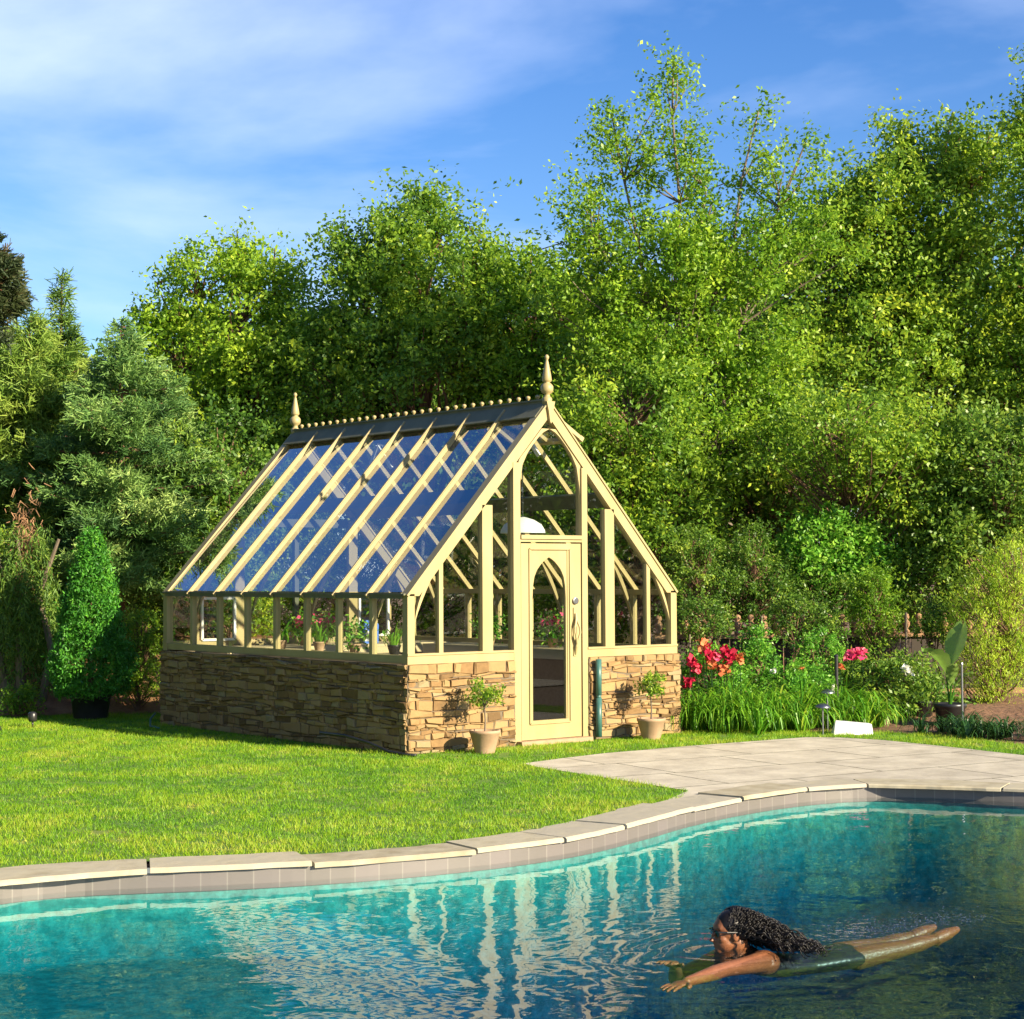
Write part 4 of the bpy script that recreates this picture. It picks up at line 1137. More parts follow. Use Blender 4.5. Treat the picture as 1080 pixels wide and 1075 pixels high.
# shrubs: (label, name, px, depth, env, clusters, leaf, mat, tone)
SHR = [
    ('dark twiggy evergreen shrub beside the right corner of the greenhouse', 'evergreen_shrub', 730, 23.6, [E(735, 620, 23.6, 38, 58)], 150, .055, 'leafB', .5),
    ('dark evergreen shrub second from the greenhouse in front of the fence', 'evergreen_shrub', 795, 23.8, [E(795, 612, 23.8, 42, 55)], 150, .055, 'leafB', .4),
    ('bright green shrub with big leaves glowing above the fence', 'hydrangea_shrub', 870, 24.4, [E(870, 585, 24.4, 50, 42), E(915, 592, 24.4, 44, 42)], 170, .10, 'bright', .62),
    ('dark evergreen shrub third along the fence below the bright shrub', 'evergreen_shrub', 860, 24, [E(860, 630, 24, 40, 36)], 110, .06, 'leafB', .4),
    ('thin dark evergreen sprays in front of the first fence spindles', 'evergreen_shrub', 748, 22.4, [E(742, 655, 22.4, 26, 22)], 34, .055, 'leafB', .4),
    ('thin dark evergreen sprays over the fence between the two pale stakes', 'evergreen_shrub', 832, 22.4, [E(838, 652, 22.4, 26, 22), E(876, 655, 22.4, 16, 18)], 44, .055, 'leafB', .4),
    ('thin dark evergreen sprays over the fence right of the pale stake', 'evergreen_shrub', 985, 22.4, [E(984, 655, 22.4, 16, 20)], 22, .055, 'leafB', .4),
    ('bronze yellow thin-stemmed shrub in front of the fence', 'bronze_shrub', 930, 22.5, [E(922, 640, 22.5, 22, 42)], 80, .05, 'leafC', .3),
    ('green shrub right of the bronze shrub below the bright one', 'laurel_shrub', 980, 24.1, [E(975, 615, 24.1, 40, 50)], 120, .08, 'leafB', .55),
    ('upright yellow-green willow shrub at the right edge', 'willow_shrub', 1045, 22, [E(1040, 665, 22, 44, 78), E(1070, 640, 22, 36, 80)], 260, .06, 'leafC', .8),
    ('low glossy dark bush behind the white flower', 'peony_bush', 945, 21.4, [E(935, 722, 21.4, 50, 26), E(960, 740, 21.4, 40, 18)], 130, .075, 'leafB', .5),
    ('small upright leafy plant behind the red blooms', 'young_shrub', 797, 21, [E(797, 690, 21, 13, 30)], 34, .05, 'bright', .5),
    ('small upright leafy plant left of the black post', 'young_shrub', 863, 21.6, [E(866, 692, 21.6, 20, 26)], 40, .05, 'bright', .5),
    ('green bush under the red blooms beside the stone wall corner', 'azalea_bush', 752, 20.8, [E(752, 722, 20.8, 34, 34)], 90, .06, 'bright', .5),
    ('leafy bush behind the daylilies in the middle of the bed', 'phlox_bush', 835, 21, [E(830, 728, 21, 48, 24)], 110, .06, 'bright', .45),
    ('twiggy sparse shrub between the cone tree and the stone wall', 'twiggy_shrub', 145, 23, [E(146, 690, 23, 24, 52)], 90, .05, 'leafA', .5),
    ('light green shrub left behind the potted cone tree', 'laurel_shrub', 55, 24.5, [E(52, 660, 24.5, 30, 50)], 110, .08, 'bright', .5),
    ('low green weed clump on the mulch at the left', 'weed_clump', 18, 22.6, [E(18, 738, 22.6, 18, 10)], 20, .06, 'leafA', .4),
    ('green shrub at the left edge beside the weeping conifer', 'laurel_shrub', 2, 24, [E(-5, 620, 24, 22, 60)], 90, .08, 'leafA', .55),
    ('dense dark hedge bush behind the twiggy shrub at the left', 'hedge_bush', 110, 27, [E(110, 630, 27, 60, 60)], 150, .08, 'leafB', .35),
    ('green hedge bush behind the rear of the greenhouse', 'hedge_bush', 235, 27.5, [E(235, 640, 27.5, 70, 70)], 180, .09, 'leafA', .6),
    ('green hedge bush seen through the middle of the greenhouse', 'hedge_bush', 370, 28, [E(370, 620, 28, 75, 80)], 200, .09, 'leafA', .6),
    ('green hedge bush seen through the greenhouse door', 'hedge_bush', 510, 28, [E(510, 610, 28, 75, 85)], 200, .09, 'leafA', .65),
    ('green hedge bush seen through the right end of the greenhouse', 'hedge_bush', 640, 26.5, [E(640, 620, 26.5, 70, 80)], 200, .09, 'leafA', .6),
]
for lb, nm, px, dp, env, ncl, ls, mt, tn in SHR:
    tree(nm, lb, gp(px, dp, .02 if px > 200 else .05), env, ncl, 44, ls, mt, .03, ls * 1.9, group='shrubs around the garden', cat='shrub', tone=tn, droop=0 if 'willow' not in nm else 2.5, elong=.5 if 'willow' not in nm else .25, flat=.9 if 'willow' not in nm else 1.6)

# conifers
def needles_on(C, D, ln, wd, per):
    """needle sprays: several thin quads fanning from each twig point"""
    n = len(C); C = np.repeat(C, per, 0); D = np.repeat(D, per, 0); n = len(C)
    d = unit(D + rng.normal(size=(n, 3)) * .75); l = ln * rng.uniform(.6, 1.3, (n, 1))
    s = unit(np.cross(d, rng.normal(size=(n, 3)))) * wd
    b = C + rng.normal(size=(n, 3)) * ln * .35
    return np.stack([b - s * .5, b + s * .5, b + d * l + s * .25, b + d * l - s * .25], 1)
def conifer(name, label, base, height, radius, mt, nwh, zmin, per=9, ln=.11, wd=.016, droop=.15, seed=0, tone=.5, open_=1.0, prof=lambda t: (1 - t) ** .8, group='conifers at the left', tuft=.16, sides=None, curve=.2):
    t = thing(name, base, label, 'conifer', group)
    b = np.array(base, float); w_ = MB()
    w_.tube([b + [0, 0, -.1], b + [.03, 0, height * .4], b + [0, .03, height * .8], b + [0, 0, height]], [.11 * height / 6, .085 * height / 6, .04, .012], 9)
    Cs, Ds, Ts = [], [], []
    for k in range(nwh):
        q = k / (nwh - 1); z = zmin + (height - zmin) * q
        rad = radius * prof(q)
        for a in rng.uniform(0, 6.283, rng.integers(4, 7)):
            if sides is not None and rng.random() > sides(a): continue
            Lb = rad * rng.uniform(.65, 1.2)
            if Lb < .12: Lb = .12
            d = np.array([math.cos(a), math.sin(a), 0]); st = b + [0, 0, z + rng.normal() * .08]
            m_ = 9; pts = [st + d * Lb * u + np.array([0, 0, -droop * Lb * u + curve * Lb * u * u]) for u in np.linspace(0, 1, m_)]
            w_.tube(pts, list(np.linspace(.022 * (.4 + Lb / radius), .005, m_)), 5)
            bt = np.clip(rng.normal(tone, .15), 0, 1)
            npts = max(4, int(Lb / .035 * open_))
            us = rng.uniform(.08, 1, npts) ** .75
            P = np.array([st + d * Lb * u + np.array([0, 0, -droop * Lb * u + curve * Lb * u * u]) for u in us])
            side = np.array([-d[1], d[0], 0])
            off = rng.normal(size=(npts, 1)) * tuft * (.4 + 1.3 * Lb / max(radius, .1)) * (1.15 - us[:, None] * .6)
            P = P + side * off + np.c_[np.zeros((npts, 2)), rng.normal(size=npts) * tuft * .35 + .02]
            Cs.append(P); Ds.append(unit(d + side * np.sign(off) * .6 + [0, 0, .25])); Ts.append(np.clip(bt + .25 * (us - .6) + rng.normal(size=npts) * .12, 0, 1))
    C = np.vstack(Cs); D = np.vstack(Ds); T = np.concatenate(Ts)
    quads('needles', needles_on(C, D, ln, wd, per), M[mt], t, np.clip(np.repeat(T, per) + rng.normal(size=len(T) * per) * .08, 0, 1))
    w_.build('trunk', M['bark'], t)
    return t
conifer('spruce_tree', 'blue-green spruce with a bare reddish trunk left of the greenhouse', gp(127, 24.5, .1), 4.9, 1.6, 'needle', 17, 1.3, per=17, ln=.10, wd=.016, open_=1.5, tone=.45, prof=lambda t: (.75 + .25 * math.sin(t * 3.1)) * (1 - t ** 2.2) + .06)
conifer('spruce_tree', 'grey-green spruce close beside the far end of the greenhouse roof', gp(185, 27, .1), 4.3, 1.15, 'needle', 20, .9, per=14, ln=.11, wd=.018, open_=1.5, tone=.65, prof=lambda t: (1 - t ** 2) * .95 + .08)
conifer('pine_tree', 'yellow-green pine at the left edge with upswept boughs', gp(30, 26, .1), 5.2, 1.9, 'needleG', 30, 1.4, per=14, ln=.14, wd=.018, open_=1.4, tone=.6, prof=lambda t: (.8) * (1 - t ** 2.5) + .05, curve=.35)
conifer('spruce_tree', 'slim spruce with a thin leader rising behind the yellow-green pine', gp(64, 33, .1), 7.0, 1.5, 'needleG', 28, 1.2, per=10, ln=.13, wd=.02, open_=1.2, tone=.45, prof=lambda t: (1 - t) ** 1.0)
conifer('larch_tree', 'rusty needled pine bough reaching in at the top left', gp(-66, 17, 0), 5.0, 1.0, 'needleR', 10, 4.1, per=34, ln=.085, wd=.016, open_=2.6, tone=.18, prof=lambda t: .95 - .6 * t)
# weeping conifer: drooping strands round a bent trunk
t = thing('weeping_conifer', gp(27, 23.3, .1), 'weeping conifer with brown hanging strands on the mulch at the left', 'conifer', 'conifers at the left')
b = np.array(gp(27, 23.3, .1)); w_ = MB()
for k in range(4):
    o = rng.normal(size=3) * [.09, .09, 0]
    w_.tube([b + o, b + o * 1.6 + [0, 0, .7], b + o * .8 + [0, 0, 1.4], b + o * 2 + [0, 0, 2.1]], [.06, .05, .04, .02], 7)
w_.build('trunk', M['barkL'], t)
C, D = [], []
for k in range(190):
    a = rng.uniform(0, 6.283); r_ = rng.uniform(.1, .34); zt = rng.uniform(1.2, 2.3); ln_ = rng.uniform(.5, 1.3)
    for u in np.linspace(0, 1, 16):
        C.append(b + [math.cos(a) * r_ * (1 + .3 * math.sin(u * 3)), math.sin(a) * r_ * (1 + .3 * math.sin(u * 3)), max(.05, zt - u * ln_)]); D.append([0, 0, -1])
C = np.array(C); D = np.array(D, float)
quads('needles', needles_on(C, D, .08, .014, 4), M['needleG'], t, np.clip(rng.normal(.42, .22, len(C) * 4), 0, 1))
C2 = b + [0, 0, 1.75] + rng.normal(size=(500, 3)) * [.09, .09, .38]
quads('dry_needles', needles_on(C2, np.tile([0, 0, -1.0], (500, 1)), .09, .012, 3), simple('dry_needle', (.20, .10, .05), (.34, .19, .10), 6, .9), t)

# potted cone tree
bx = gp(96, 22.2)
t = thing('potted_arborvitae', bx, 'cone-shaped arborvitae in a black nursery pot left of the greenhouse', 'potted tree')
s = MB(); s.lathe((bx.x, bx.y, 0), [(.20, 0), (.205, .02), (.235, .24), (.25, .245), (.25, .29), (.225, .29), (.215, .26), (.01, .25)], 26); s.build('pot', M['black'], t, smooth=True)
s = MB(); s.tube([(bx.x, bx.y, .24), (bx.x, bx.y, 2.1)], [.03, .01], 7); s.build('trunk', M['bark'], t)
n_ = 1500; q = rng.uniform(0, 1, n_) ** .8; a = rng.uniform(0, 6.283, n_); zz = 2.28 - q * 1.98
lob = 1 + .03 * np.sin(a * 3 + zz * 5) + .05 * np.sin(a * 5 - zz * 9)
rad = (.05 + .52 * q ** .85) * np.where(q > .82, 1 - (q - .82) * 1.6, 1) * rng.uniform(.72, 1.05, n_) * lob
cc = np.stack([bx.x + np.cos(a) * rad, bx.y + np.sin(a) * rad, zz], 1)
C = (cc[:, None] + rng.normal(size=(n_, 26, 3)) * .035).reshape(-1, 3)
quads('crown', leaves(C, .045, .4, -1.2), toned('arborvitae', [(0.03, 0.14, 0.02), (0.07, 0.27, 0.025), (0.15, 0.40, 0.03)], .5, .3), t, np.clip(np.repeat(rng.normal(.45, .2, n_), 26) + rng.normal(size=n_ * 26) * .12, 0, 1))

# ================================================================ BED AT THE RIGHT
LILY = [(742, 20.1, 'leftmost clump of daylily leaves against the stone wall corner'), (775, 20.0, 'clump of daylily leaves second from the stone wall corner'), (806, 20.0, 'bushy clump of daylily leaves in the middle of the row'),
        (836, 20.2, 'clump of daylily leaves with yellowed tips left of the path lights'), (866, 20.6, 'clump of daylily leaves behind the path lights'), (906, 20.5, 'rightmost clump of daylily leaves arching behind the white block')]
for px, dp, lb in LILY:
    c = gp(px, dp); t = thing('daylily', c, lb, 'plant', 'daylily clumps along the patio bed')
    P_, T_ = [], []
    for k in range(9):
        o = rng.normal(size=3) * [.17, .17, 0]
        P, T = strap_blades((c.x + o[0], c.y + o[1], 0.0), 38 if px < 900 else 26, .80 if px < 900 else .62, .022, .75); P_.append(P); T_.append(T)
    quads('leaves', np.vstack(P_), M['strap'], t, np.concatenate(T_))
for px, dp, lb, n_ in [(1035, 19.2, 'dark strappy leaved clump at the right edge by the patio', 10), (985, 19.8, 'dark strappy leaved clump beside the bare soil', 5), (1075, 19.0, 'dark strappy leaved clump cut by the right border', 8)]:
    c = gp(px, dp); t = thing('liriope', c, lb, 'plant', 'dark strappy clumps')
    P_, T_ = [], []
    for k in range(n_):
        o = rng.normal(size=3) * [.2, .2, 0]
        P, T = strap_blades((c.x + o[0], c.y + o[1], 0.0), 30, .40, .018, 1.0); P_.append(P); T_.append(T)
    quads('leaves', np.vstack(P_), M['dstrap'], t, np.concatenate(T_))
def flower(px, py, dp, r_px, mt, label, n=40, name='flower', stem=True, grp='flowers in the bed'):
    p = at(px, py, dp); t = thing(name, (p.x, p.y, 0), label, 'flower', grp); r_ = r_px * dp / F
    C = np.clip(rng.normal(size=(n, 3)), -1.4, 1.4) * r_ * .5 + np.array(p)
    quads('petals', leaves(C, r_ * .9, .9), M[mt], t, rng.random(n))
    if stem:
        s = MB(); s.tube([(p.x, p.y, .0), (p.x + .02, p.y, p.z * .6), p], [.006, .005, .004], 5); s.build('stem', M['dstrap'], t)
RED = [(729, 696, 'red'), (735, 704, 'red'), (726, 720, 'red'), (744, 684, 'red'), (749, 692, 'red'), (757, 691, 'pink'), (765, 686, 'red'), (768, 695, 'red'), (780, 694, 'orange'), (750, 700, 'orange'), (763, 707, 'orange'), (741, 680, 'orange'), (772, 690, 'red')]
pos = ['lowest left but one', 'just right of it', 'lowest by the wall', 'topmost left', 'upper left', 'upper middle', 'top centre', 'right of centre', 'farthest right', 'lower centre', 'lowest right', 'very top', 'upper right']
for (px, py, mt), q in zip(RED, pos):
    flower(px, py, 20.3, 6.5, mt, f'{mt} bloom beside the stone wall corner, {q} of the cluster', 34, grp='blooms beside the stone wall')
for px, py, mt, r_, lb in [(898, 691, 'pink', 7, 'pink bloom left of the pair above the dark bush'), (909, 689, 'pink', 7, 'bright pink bloom right of the pair above the dark bush'), (957, 707, 'white', 6, 'white bloom on the dark bush near the big-leaf plant'),
                           (878, 726, 'white', 5, 'cream bloom beside the black post'), (816, 708, 'white', 4, 'small cream bloom above the middle daylilies'), (843, 708, 'orange', 5, 'rust orange bloom left of the black post'), (886, 703, 'orange', 4, 'small orange bloom right of the black post')]:
    flower(px, py, 20.9, r_, mt, lb, 40)

# big-leaf canna in a black pot
def bigleaf(base, d, ln, wd, tilt, curl, notch=True):
    """broad ribbed leaf blade curving outward"""
    vs, fs = [], []; n = 12; d = Vector(d).normalized(); s = Vector((-d.y, d.x, 0)); p = Vector(base); e = tilt
    for i in range(n + 1):
        u = i / n; w_ = wd * math.sin(math.pi * min(1, u * .93 + .04)) ** .7
        if i: p = p + (d * math.cos(e) + Vector((0, 0, math.sin(e)))) * ln / n; e -= curl / n
        for j in range(-3, 4):
            q = p + s * (w_ * j / 3) + Vector((0, 0, abs(j / 3) * wd * .35 + .012 * math.sin(i * 2.1 + j)))
            vs.append(q)
    for i in range(n):
        for j in range(6): fs.append((i * 7 + j, i * 7 + j + 1, (i + 1) * 7 + j + 1, (i + 1) * 7 + j))
    return vs, fs
cp = gp(1000, 20.6)
t = thing('canna_plant', cp, 'big broad-leaved plant in a black pot beside the upright willow shrub', 'plant')
s = MB(); s.lathe((cp.x, cp.y, 0), [(.14, 0), (.17, .2), (.185, .21), (.185, .25), (.16, .25), (.15, .22), (.01, .21)], 22); s.build('pot', M['black'], t, smooth=True)
rt = Vector((_r.x, _r.y, 0))
M['lf1'] = toned('broad_leaf', [(.10, .22, .04), (.20, .34, .06), (.3, .42, .12)], .4, .4, .5, 1.2, 4)
for dv, ln, wd, tl, cu, z in [(-rt - Vector((0, .5, 0)), .46, .15, R(75), 1.5, .58), (rt * .6 + Vector((0, .4, 0)), .52, .14, R(78), .5, .66), (-rt * .3 - Vector((0, .5, 0)), .30, .07, R(80), 1.0, .45), (rt, .3, .07, R(70), 1.2, .4)]:
    st = Vector((cp.x, cp.y, .2)); b0 = st + dv.normalized() * .05 + Vector((0, 0, z - .2))
    s = MB(); s.tube([st, st.lerp(b0, .6), b0], [.014, .011, .008], 7); so_ = s.build('stalk', M['strap'], t)
    vs, fs = bigleaf(b0, dv, ln, wd, tl, cu); s = MB(); s.add(vs, fs, .5); s.build('leaf', M['lf1'], t, smooth=True, fix=False)
for px, dp, lb in [(925, 21.3, 'black nursery pot nearest the black post behind the bare soil'), (950, 21.2, 'black nursery pot in the middle behind the bare soil'), (970, 21.2, 'black nursery pot nearest the big-leaf plant')]:
    c = gp(px, dp); s = MB(); s.lathe((c.x, c.y, 0), [(.11, 0), (.135, .2), (.15, .21), (.15, .24), (.13, .24), (.12, .22), (.01, .2)], 20)
    tag(s.build('nursery_pot', M['black'], smooth=True), lb, 'pot', 'black nursery pots')
def post(px, dp, ptop, r_, mt, name, label):
    c = gp(px, dp); s = MB(); zt = zat(ptop, dp); s.tube([(c.x, c.y, -.05), (c.x, c.y, zt - .02)], r_, 10); s.tube([(c.x, c.y, zt - .02), (c.x, c.y, zt)], [r_ * 1.35, r_ * .8], 10)
    return tag(s.build(name, M[mt], smooth=False), label, 'stake', 'stakes in the planting bed')
post(881, 20.8, 692, .022, 'black', 'garden_stake', 'thick black stake between the daylilies and the dark bush')
post(1013, 19.6, 701, .012, 'steel', 'garden_stake', 'thin dark stake in front of the big-leaf plant')
post(955, 22.2, 648, .014, 'barkL', 'garden_stake', 'pale thin stake beside the bronze shrub near the fence')
post(803, 22.2, 651, .012, 'barkL', 'garden_stake', 'pale thin stake behind the small upright plant')
post(727, 20.4, 670, .008, 'barkL', 'garden_stake', 'very thin cane beside the stone wall corner')
for px, dp, ptop, lb in [(871, 19.9, 728, 'taller mushroom path light beside the white block'), (866, 19.4, 743, 'shorter mushroom path light beside the white block')]:
    c = gp(px, dp); zt = zat(ptop, dp); t = thing('path_light', c, lb, 'lamp', 'path lights')
    s = MB(); s.tube([(c.x, c.y, -.03), (c.x, c.y, zt - .03)], .010, 8); s.build('post', M['steel'], t)
    s = MB(); s.lathe((c.x, c.y, zt - .05), [(.085, 0), (.086, .008), (.07, .03), (.035, .045), (.005, .05)], 18); s.build('lamp_shade', M['steel'], t, smooth=True)
c0 = gp(897, 19.55); s = MB()
fw2 = Vector((_d.x, _d.y, 0)).normalized()
vs = []
for i, (a, b, z) in enumerate([(-.22, -.09, 0), (.21, -.09, 0), (.21, .09, 0), (-.22, .09, 0), (-.19, -.05, .155), (.20, -.05, .12), (.20, .07, .12), (-.17, .07, .155)]):
    q = c0 + rt * a + fw2 * b; vs.append((q.x, q.y, z - .01))
s.add(vs, [(0, 3, 2, 1), (4, 5, 6, 7), (0, 1, 5, 4), (1, 2, 6, 5), (2, 3, 7, 6), (3, 0, 4, 7)])
wb = s.build('stone_block', M['whitep']); tag(wb, 'white rectangular block lying at the edge of the flower bed', 'block')
bv = wb.modifiers.new('bevel', 'BEVEL'); bv.width = .012; bv.segments = 2

# fence with spindle tops behind the shrubs
fa, fb = gp(690, 22.9), gp(1120, 23.6); t = thing('garden_fence', fa, 'brown timber fence with turned spindle tops behind the shrubs at the right', 'fence')
dv = (fb - fa); Lf = dv.length; dv.normalize()
zt = 1.20
s = MB(); s.bar(fa + Vector((0, 0, zt - .27)), fb + Vector((0, 0, zt - .27)), .05, .05); s.bar(fa + Vector((0, 0, .2)), fb + Vector((0, 0, .2)), .04, .08); s.build('rail', M['cedar'], t)
s = MB(); k = 0
while k * .14 < Lf:
    p = fa + dv * (k * .14); q = p + dv * .125
    s.bar(p.lerp(q, .5) + Vector((0, 0, .05)) + Vector((dv.y, -dv.x, 0)) * -.035, p.lerp(q, .5) + Vector((0, 0, zt - .30)) + Vector((dv.y, -dv.x, 0)) * -.035, .125, .018, Vector((-dv.y, dv.x, 0))); k += 1
s.build('board', simple('dark_board', (.022, .016, .011), (.04, .028, .018), 6, .8, stretch=(1, 1, .2)), t)  # boards coloured much darker than the rail and spindles
s = MB(); k = 0
while k * .17 < Lf:
    p = fa + dv * (k * .17 + .05); s.lathe((p.x, p.y, zt - .245), [(.045, 0), (.045, .03), (.022, .05), (.05, .10), (.05, .14), (.024, .165), (.045, .20), (.035, .235), (.01, .25)], 10); k += 1
s.build('spindle', M['cedar'], t, smooth=True)

# ground level bits at the lawn
s = MB(); s.tube([(-.33, 1.05, .16), (-.27, .70, .15), (-.22, .35, .10), (-.20, .05, .035), (-.16, -.18, .02), (-.12, -.28, .018)], .016, 8)
tag(s.build('garden_hose', M['black'], smooth=True), 'black hose curving down at the near corner of the stone wall', 'hose')
s = MB(); s.tube([(-.12, 4.9, .12), (-.2, 4.75, .14), (-.34, 4.6, .09), (-.42, 4.45, .02), (-.44, 4.2, .015)], .012, 8)
tag(s.build('garden_hose', M['pipe'], smooth=True), 'thin hose end on the grass at the far corner of the stone wall', 'hose')
c = gp(35, 20.9); s = MB(); s.tube([(c.x, c.y, 0), (c.x, c.y, .08)], .012, 8); s.lathe((c.x, c.y, .07), [(.04, 0), (.05, .03), (.05, .09), (.035, .11), (.01, .115)], 14)
tag(s.build('lawn_spotlight', M['black'], smooth=True), 'small black spotlight stub on the grass at the left', 'lamp')
c = gp(2, 20.5); s = MB(); s.tube([(c.x, c.y, 0), (c.x - .05, c.y + .02, .12), (c.x - .13, c.y + .05, .2)], .014, 8); s.tube([(c.x - .13, c.y + .05, .2), (c.x - .18, c.y + .07, .24)], [.03, .035], 10)
tag(s.build('lawn_spotlight', M['steel'], smooth=True), 'tilted metal spotlight on the grass at the very left edge', 'lamp')

# utility pole and wires in the woods
pp_ = gp(768, 36); t = thing('utility_pole', pp_, 'wooden utility pole half hidden in the trees at the right', 'pole')
s = MB(); s.tube([(pp_.x, pp_.y, -.2), (pp_.x, pp_.y, zat(385, 36))], [.12, .09], 12); s.build('pole', M['barkL'], t, smooth=True)
def wire(a, b, sag, label):
    s = MB(); a = Vector(a); b = Vector(b); s.tube([a.lerp(b, q) - Vector((0, 0, sag * 4 * q * (1 - q))) for q in np.linspace(0, 1, 24)], .012, 5)
    tag(s.build('overhead_wire', M['black']), label, 'wire', 'overhead wires')
wire(at(300, 330, 36), at(768, 192, 36), .25, 'overhead wire crossing the sky between two tree tops')
wire(at(768, 420, 36), at(1300, 428, 33), .2, 'upper overhead wire running right through the dark trees')
wire(at(768, 438, 36), at(1300, 450, 33), .2, 'lower overhead wire running right through the dark trees')

# ================================================================ SWIMMER
HC = Vector((-3.86, -8.03, -0.022))         # head centre
swim = thing('person', (-3.8, -8.1, WZ), 'person with long wet curly black hair and sunglasses swimming breaststroke in the pool', 'person')
def fused(name, mb, mt, parent, vox, sm=3):
    o = mb.build(name, mt, parent, smooth=True, fix=False)
    r = o.modifiers.new('fuse', 'REMESH'); r.mode = 'VOXEL'; r.voxel_size = vox; r.use_smooth_shade = True
    s = o.modifiers.new('soften', 'SMOOTH'); s.factor = .5; s.iterations = sm
    return o
def cap_tube(mb, pts, rad, n=16):
    mb.tube(pts, rad, n)
    mb.ell(pts[0], (rad[0],) * 3, n); mb.ell(pts[-1], (rad[-1],) * 3, n)
fx = Vector((-.93, .37, 0)).normalized()      # face direction
fs2 = Vector((0, 0, 1)).cross(fx)              # person's left
RT = Matrix((fx, fs2, Vector((0, 0, 1)))).transposed() @ Matrix.Rotation(R(4), 3, 'Y')
def H(x, y, z): return HC + RT @ Vector((x, y, z))
HS = .86
def shrink(mb): mb.v = [tuple(HC + (Vector(p) - HC) * HS) for p in mb.v]
bd = MB()
# head
bd.ell(H(-.012, 0, .02), (.098, .076, .098), 28, RT)
bd.ell(H(.030, 0, -.045), (.062, .060, .064), 22, RT)      # jaw
bd.ell(H(.070, 0, -.090), (.024, .026, .021), 14, RT)      # chin
bd.ell(H(.052, 0, .036), (.036, .054, .036), 18, RT)       # forehead and brow
for s_ in (-1, 1):
    bd.ell(H(.050, s_ * .034, -.026), (.032, .026, .028), 16, RT)     # cheeks
    bd.ell(H(-.008, s_ * .080, -.012), (.020, .008, .030), 14, RT)    # ears
    bd.ell(H(.086, s_ * .013, -.030), (.012, .010, .008), 10, RT)     # nostril wings
    bd.ell(H(.070, s_ * .030, .002), (.012, .016, .009), 10, RT)      # eyelids
bd.tube([H(.080, 0, .018), H(.100, 0, -.006), H(.116, 0, -.026), H(.090, 0, -.038)], [.009, .010, .0125, .011], 12)   # nose
bd.tube([H(.078, -.022, -.055), H(.093, 0, -.052), H(.078, .022, -.055)], [.004, .007, .004], 8)
bd.tube([H(.076, -.020, -.066), H(.091, 0, -.067), H(.076, .020, -.066)], [.004, .0075, .004], 8)
shrink(bd)
# neck, trunk, hips along +x
NK = Vector((-3.78, -8.03, -.135))
cap_tube(bd, [H(-.035, 0, -.05), NK + Vector((0, 0, .01)), NK + Vector((.05, -.02, -.03))], [.055, .054, .06])
def chain(mb, P):
    for (a, ra), (b_, rb) in zip(P[:-1], P[1:]):
        for q in np.linspace(0, 1, 6):
            c = Vector(a).lerp(Vector(b_), q); r_ = [ra[i] * (1 - q) + rb[i] * q for i in range(3)]
            mb.ell(c, r_, 18)
trunk = [((-3.73, -8.07, -.178), (.07, .140, .050)), ((-3.60, -8.09, -.205), (.08, .124, .052)), ((-3.42, -8.12, -.220), (.08, .098, .042)), ((-3.25, -8.15, -.208), (.085, .130, .054)), ((-3.17, -8.16, -.208), (.075, .126, .054))]
chain(bd, trunk)
# legs, slightly parted
for s_, hip, knee, ank, toe in ((1, (-3.15, -8.225, -.212), (-2.84, -8.30, -.185), (-2.66, -8.34, -.160), (-2.52, -8.36, -.128)), (-1, (-3.15, -8.10, -.212), (-2.83, -8.12, -.205), (-2.63, -8.17, -.175), (-2.49, -8.19, -.145))):
    pass
    hip = Vector(hip); knee = Vector(knee); ank = Vector(ank); toe = Vector(toe)
    cap_tube(bd, [hip, hip.lerp(knee, .5), knee], [.060, .052, .040]); cap_tube(bd, [knee, knee.lerp(ank, .35), ank], [.039, .041, .026])
    cap_tube(bd, [ank, ank.lerp(toe, .5), toe], [.034, .032, .018]); bd.ell(ank + Vector((0, 0, -.012)), (.028, .026, .028), 12)
# near (left) arm reaching forward, just on the surface
sh = Vector((-3.83, -8.22, -.140)); el = Vector((-4.17, -8.30, -.115)); wr = Vector((-4.47, -8.36, -.118)); 
cap_tube(bd, [sh, sh.lerp(el, .35), sh.lerp(el, .7), el], [.052, .043, .037, .033]); cap_tube(bd, [el, el.lerp(wr, .3), wr], [.034, .034, .022])
bd.ell(Vector((-3.80, -8.20, -.15)), (.09, .075, .06), 16)
hd_ = (wr - el).normalized(); hs_ = hd_.cross(Vector((0, 0, 1))).normalized()
hn = hs_.cross(hd_)
palm = wr + hd_ * .055
bd.ell(palm, (.052, .036, .015), 16, Matrix((hd_, hs_, hn)).transposed())
def fingers(mb, palm, hd_, hs_, hn, curl=.12):
    for j, (ln_, r_) in enumerate([(.066, .0085), (.078, .009), (.072, .0088), (.055, .0078)]):
        o = (j - 1.5) * .0205
        a = palm + hd_ * .038 + hs_ * o; d1 = (hd_ + hs_ * (j - 1.5) * .09).normalized()
        b1 = a + d1 * ln_ * .45; b2 = b1 + (d1 - hn * curl) * ln_ * .32; b3 = b2 + (d1 - hn * curl * 2) * ln_ * .25
        cap_tube(mb, [a, b1, b2, b3], [r_ * 1.05, r_, r_ * .9, r_ * .75], 10)
    a = palm - hd_ * .02 + hs_ * -.030; b1 = a + (hd_ * .6 - hs_ * .75).normalized() * .035; b2 = b1 + (hd_ * .95 - hs_ * .35).normalized() * .030
    cap_tube(mb, [a, b1, b2], [.0125, .011, .009], 10)
fingers(bd, palm, hd_, hs_, hn)
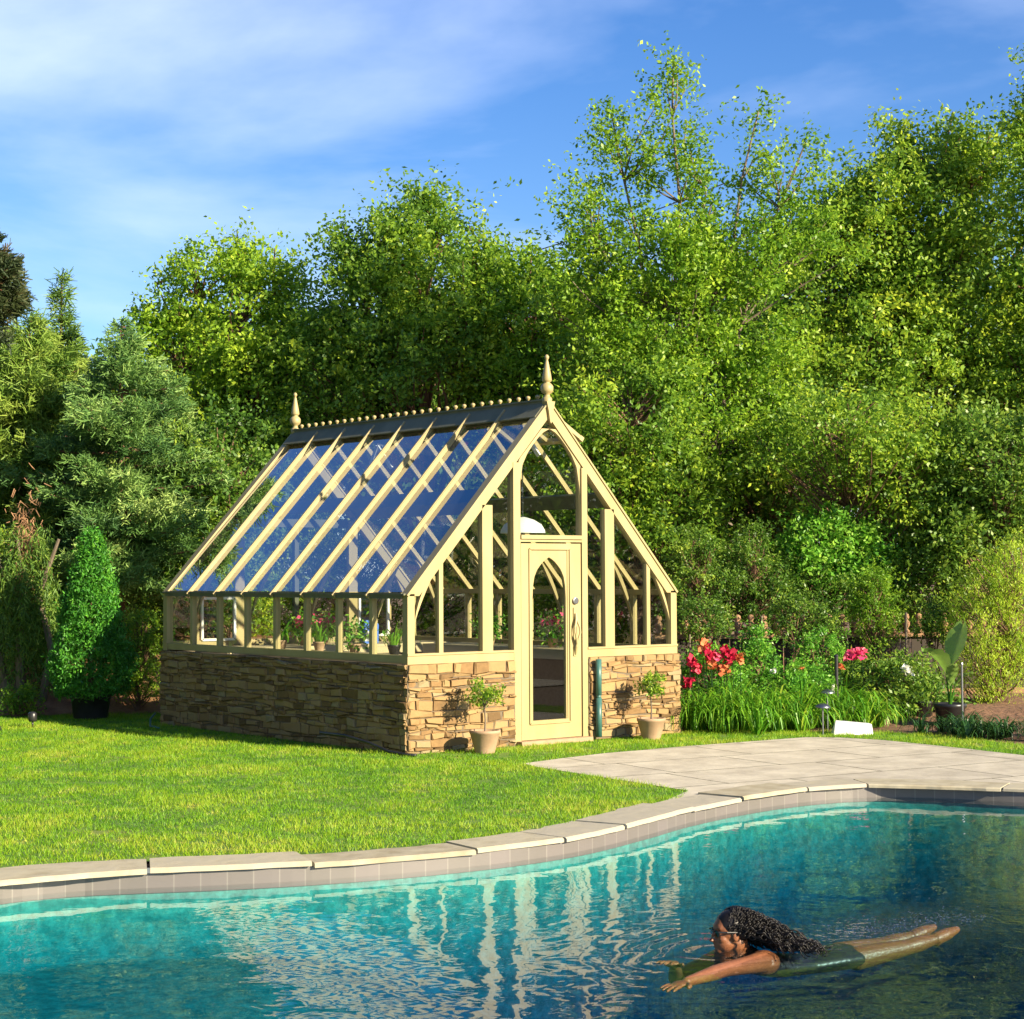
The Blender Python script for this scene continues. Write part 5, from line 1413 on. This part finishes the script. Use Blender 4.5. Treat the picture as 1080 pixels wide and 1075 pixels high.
# far arm sculling under the chin, hand breaking the surface
sh2 = Vector((-3.78, -7.93, -.165)); el2 = Vector((-3.90, -7.70, -.29)); wr2 = Vector((-4.05, -7.85, -.185))
cap_tube(bd, [sh2, sh2.lerp(el2, .5), el2], [.056, .046, .038]); cap_tube(bd, [el2, el2.lerp(wr2, .4), wr2], [.038, .035, .025])
h2 = Vector((-.75, -.35, .28)).normalized(); s2 = h2.cross(Vector((0, 0, 1))).normalized(); n2 = s2.cross(h2); palm2 = wr2 + h2 * .05
bd.ell(palm2, (.052, .038, .017), 16, Matrix((h2, s2, n2)).transposed()); fingers(bd, palm2, h2, s2, n2, .25)
body = fused('body', bd, M['skin'], swim, .0040, 4)
# lips tint kept to the skin; swimsuit over the trunk
su = MB(); chain(su, [(a, tuple(q + .006 for q in r_)) for a, r_ in trunk[0:5]]); fused('swimsuit', su, M['suit'], swim, .008, 3)
# sunglasses
gl_ = MB()
for s_ in (-1, 1):
    o = [H(.093 - .010 * abs(u - .35), s_ * (.014 + .046 * u), .010 + .019 * v_) for u, v_ in [(0, .8), (.25, 1), (.75, 1), (1.05, .75), (1.0, -.3), (.75, -1), (.35, -1), (.05, -.4)]]
    i_ = [p + RT @ Vector((-.006, 0, 0)) for p in o]
    n8 = len(o); gl_.add(o + i_, [tuple(range(n8)), tuple(range(2 * n8 - 1, n8 - 1, -1))] + [(k, (k + 1) % n8, n8 + (k + 1) % n8, n8 + k) for k in range(n8)])
shrink(gl_); sg = gl_.build('sunglasses', M['blk_glass'], swim)
tp = MB(); tp.bar(H(.097, -.016, .02), H(.097, .016, .02), .006, .007); shrink(tp); tp.build('bridge', M['black'], sg)
for s_ in (-1, 1):
    tp = MB(); tp.tube([H(.088, s_ * .062, .022), H(.045, s_ * .083, .020), H(-.02, s_ * .088, .012)], [.005, .0048, .004], 8); shrink(tp); tp.build('temple', M['black'], sg)

# hair: scalp cap and long wet curls floating back over the shoulders
hr = MB()
hr.ell(H(-.019, 0, .036), (.094, .083, .092), 26, RT); hr.ell(H(-.056, 0, -.005), (.060, .070, .072), 22, RT)
shrink(hr); base_h = fused('hair', hr, M['hair'], swim, .006, 2)
cu = MB()
for k in range(640):
    th1 = rng.uniform(-1.0, 1.0) * math.pi * .74 + math.pi; el_ = rng.uniform(-.35, 1.57)
    root = H(-.026 + .092 * math.cos(th1) * math.cos(el_), .088 * math.sin(th1) * math.cos(el_), .030 + .098 * math.sin(el_))
    root = HC + (root - HC) * HS; u = rng.random(); side = rng.normal()
    end = Vector((-3.77 + .27 * u + .08 * rng.random(), -8.13 + side * .10 - .05 * u, -.105 - .02 * u + rng.random() * .03))
    c1 = root + (root - H(0, 0, 0)).normalized() * .03 + Vector((.04, 0, .0))
    c2 = root.lerp(end, .6) + Vector((.0, side * .02, .03 * (1 - u) + rng.uniform(-.03, .02)))
    pts = []; ph = rng.uniform(0, 6.28); fr_ = rng.uniform(34, 52); amp = rng.uniform(.007, .014)
    nseg = 64
    for j in range(nseg):
        t_ = j / (nseg - 1); p = root * (1 - t_) ** 3 + c1 * 3 * t_ * (1 - t_) ** 2 + c2 * 3 * t_ * t_ * (1 - t_) + end * t_ ** 3
        a_ = amp * min(1, t_ * 3 + .15)
        pts.append(p + Vector((math.sin(ph + fr_ * t_) * a_ * .4, math.sin(ph + fr_ * t_) * a_, math.cos(ph + fr_ * t_) * a_)))
    cu.tube(pts, [.0030] * (nseg - 3) + [.003, .0022, .0012], 5, cap=False)
cl_ = cu.build('curls', M['hair'], base_h, smooth=True, fix=False)
# spray of droplets kicked up behind
sp = MB()
for k in range(620):
    u = rng.random(); x = -3.2 + u * .9; y = -8.2 - .1 * u + rng.normal() * .085; z = WZ + abs(rng.normal()) * .016 * (1 if rng.random() < .85 else 3); r_ = rng.uniform(.0015, .005)
    sp.ell((x, y, z), (r_, r_, r_ * .8), 6)
M['drop'] = glass_material('water_drop', 2.5, (.95, .97, 1)); tag(sp.build('splash', M['drop'], smooth=True, fix=False), 'spray of water droplets over the legs of the swimming person', 'splash', kind='stuff')
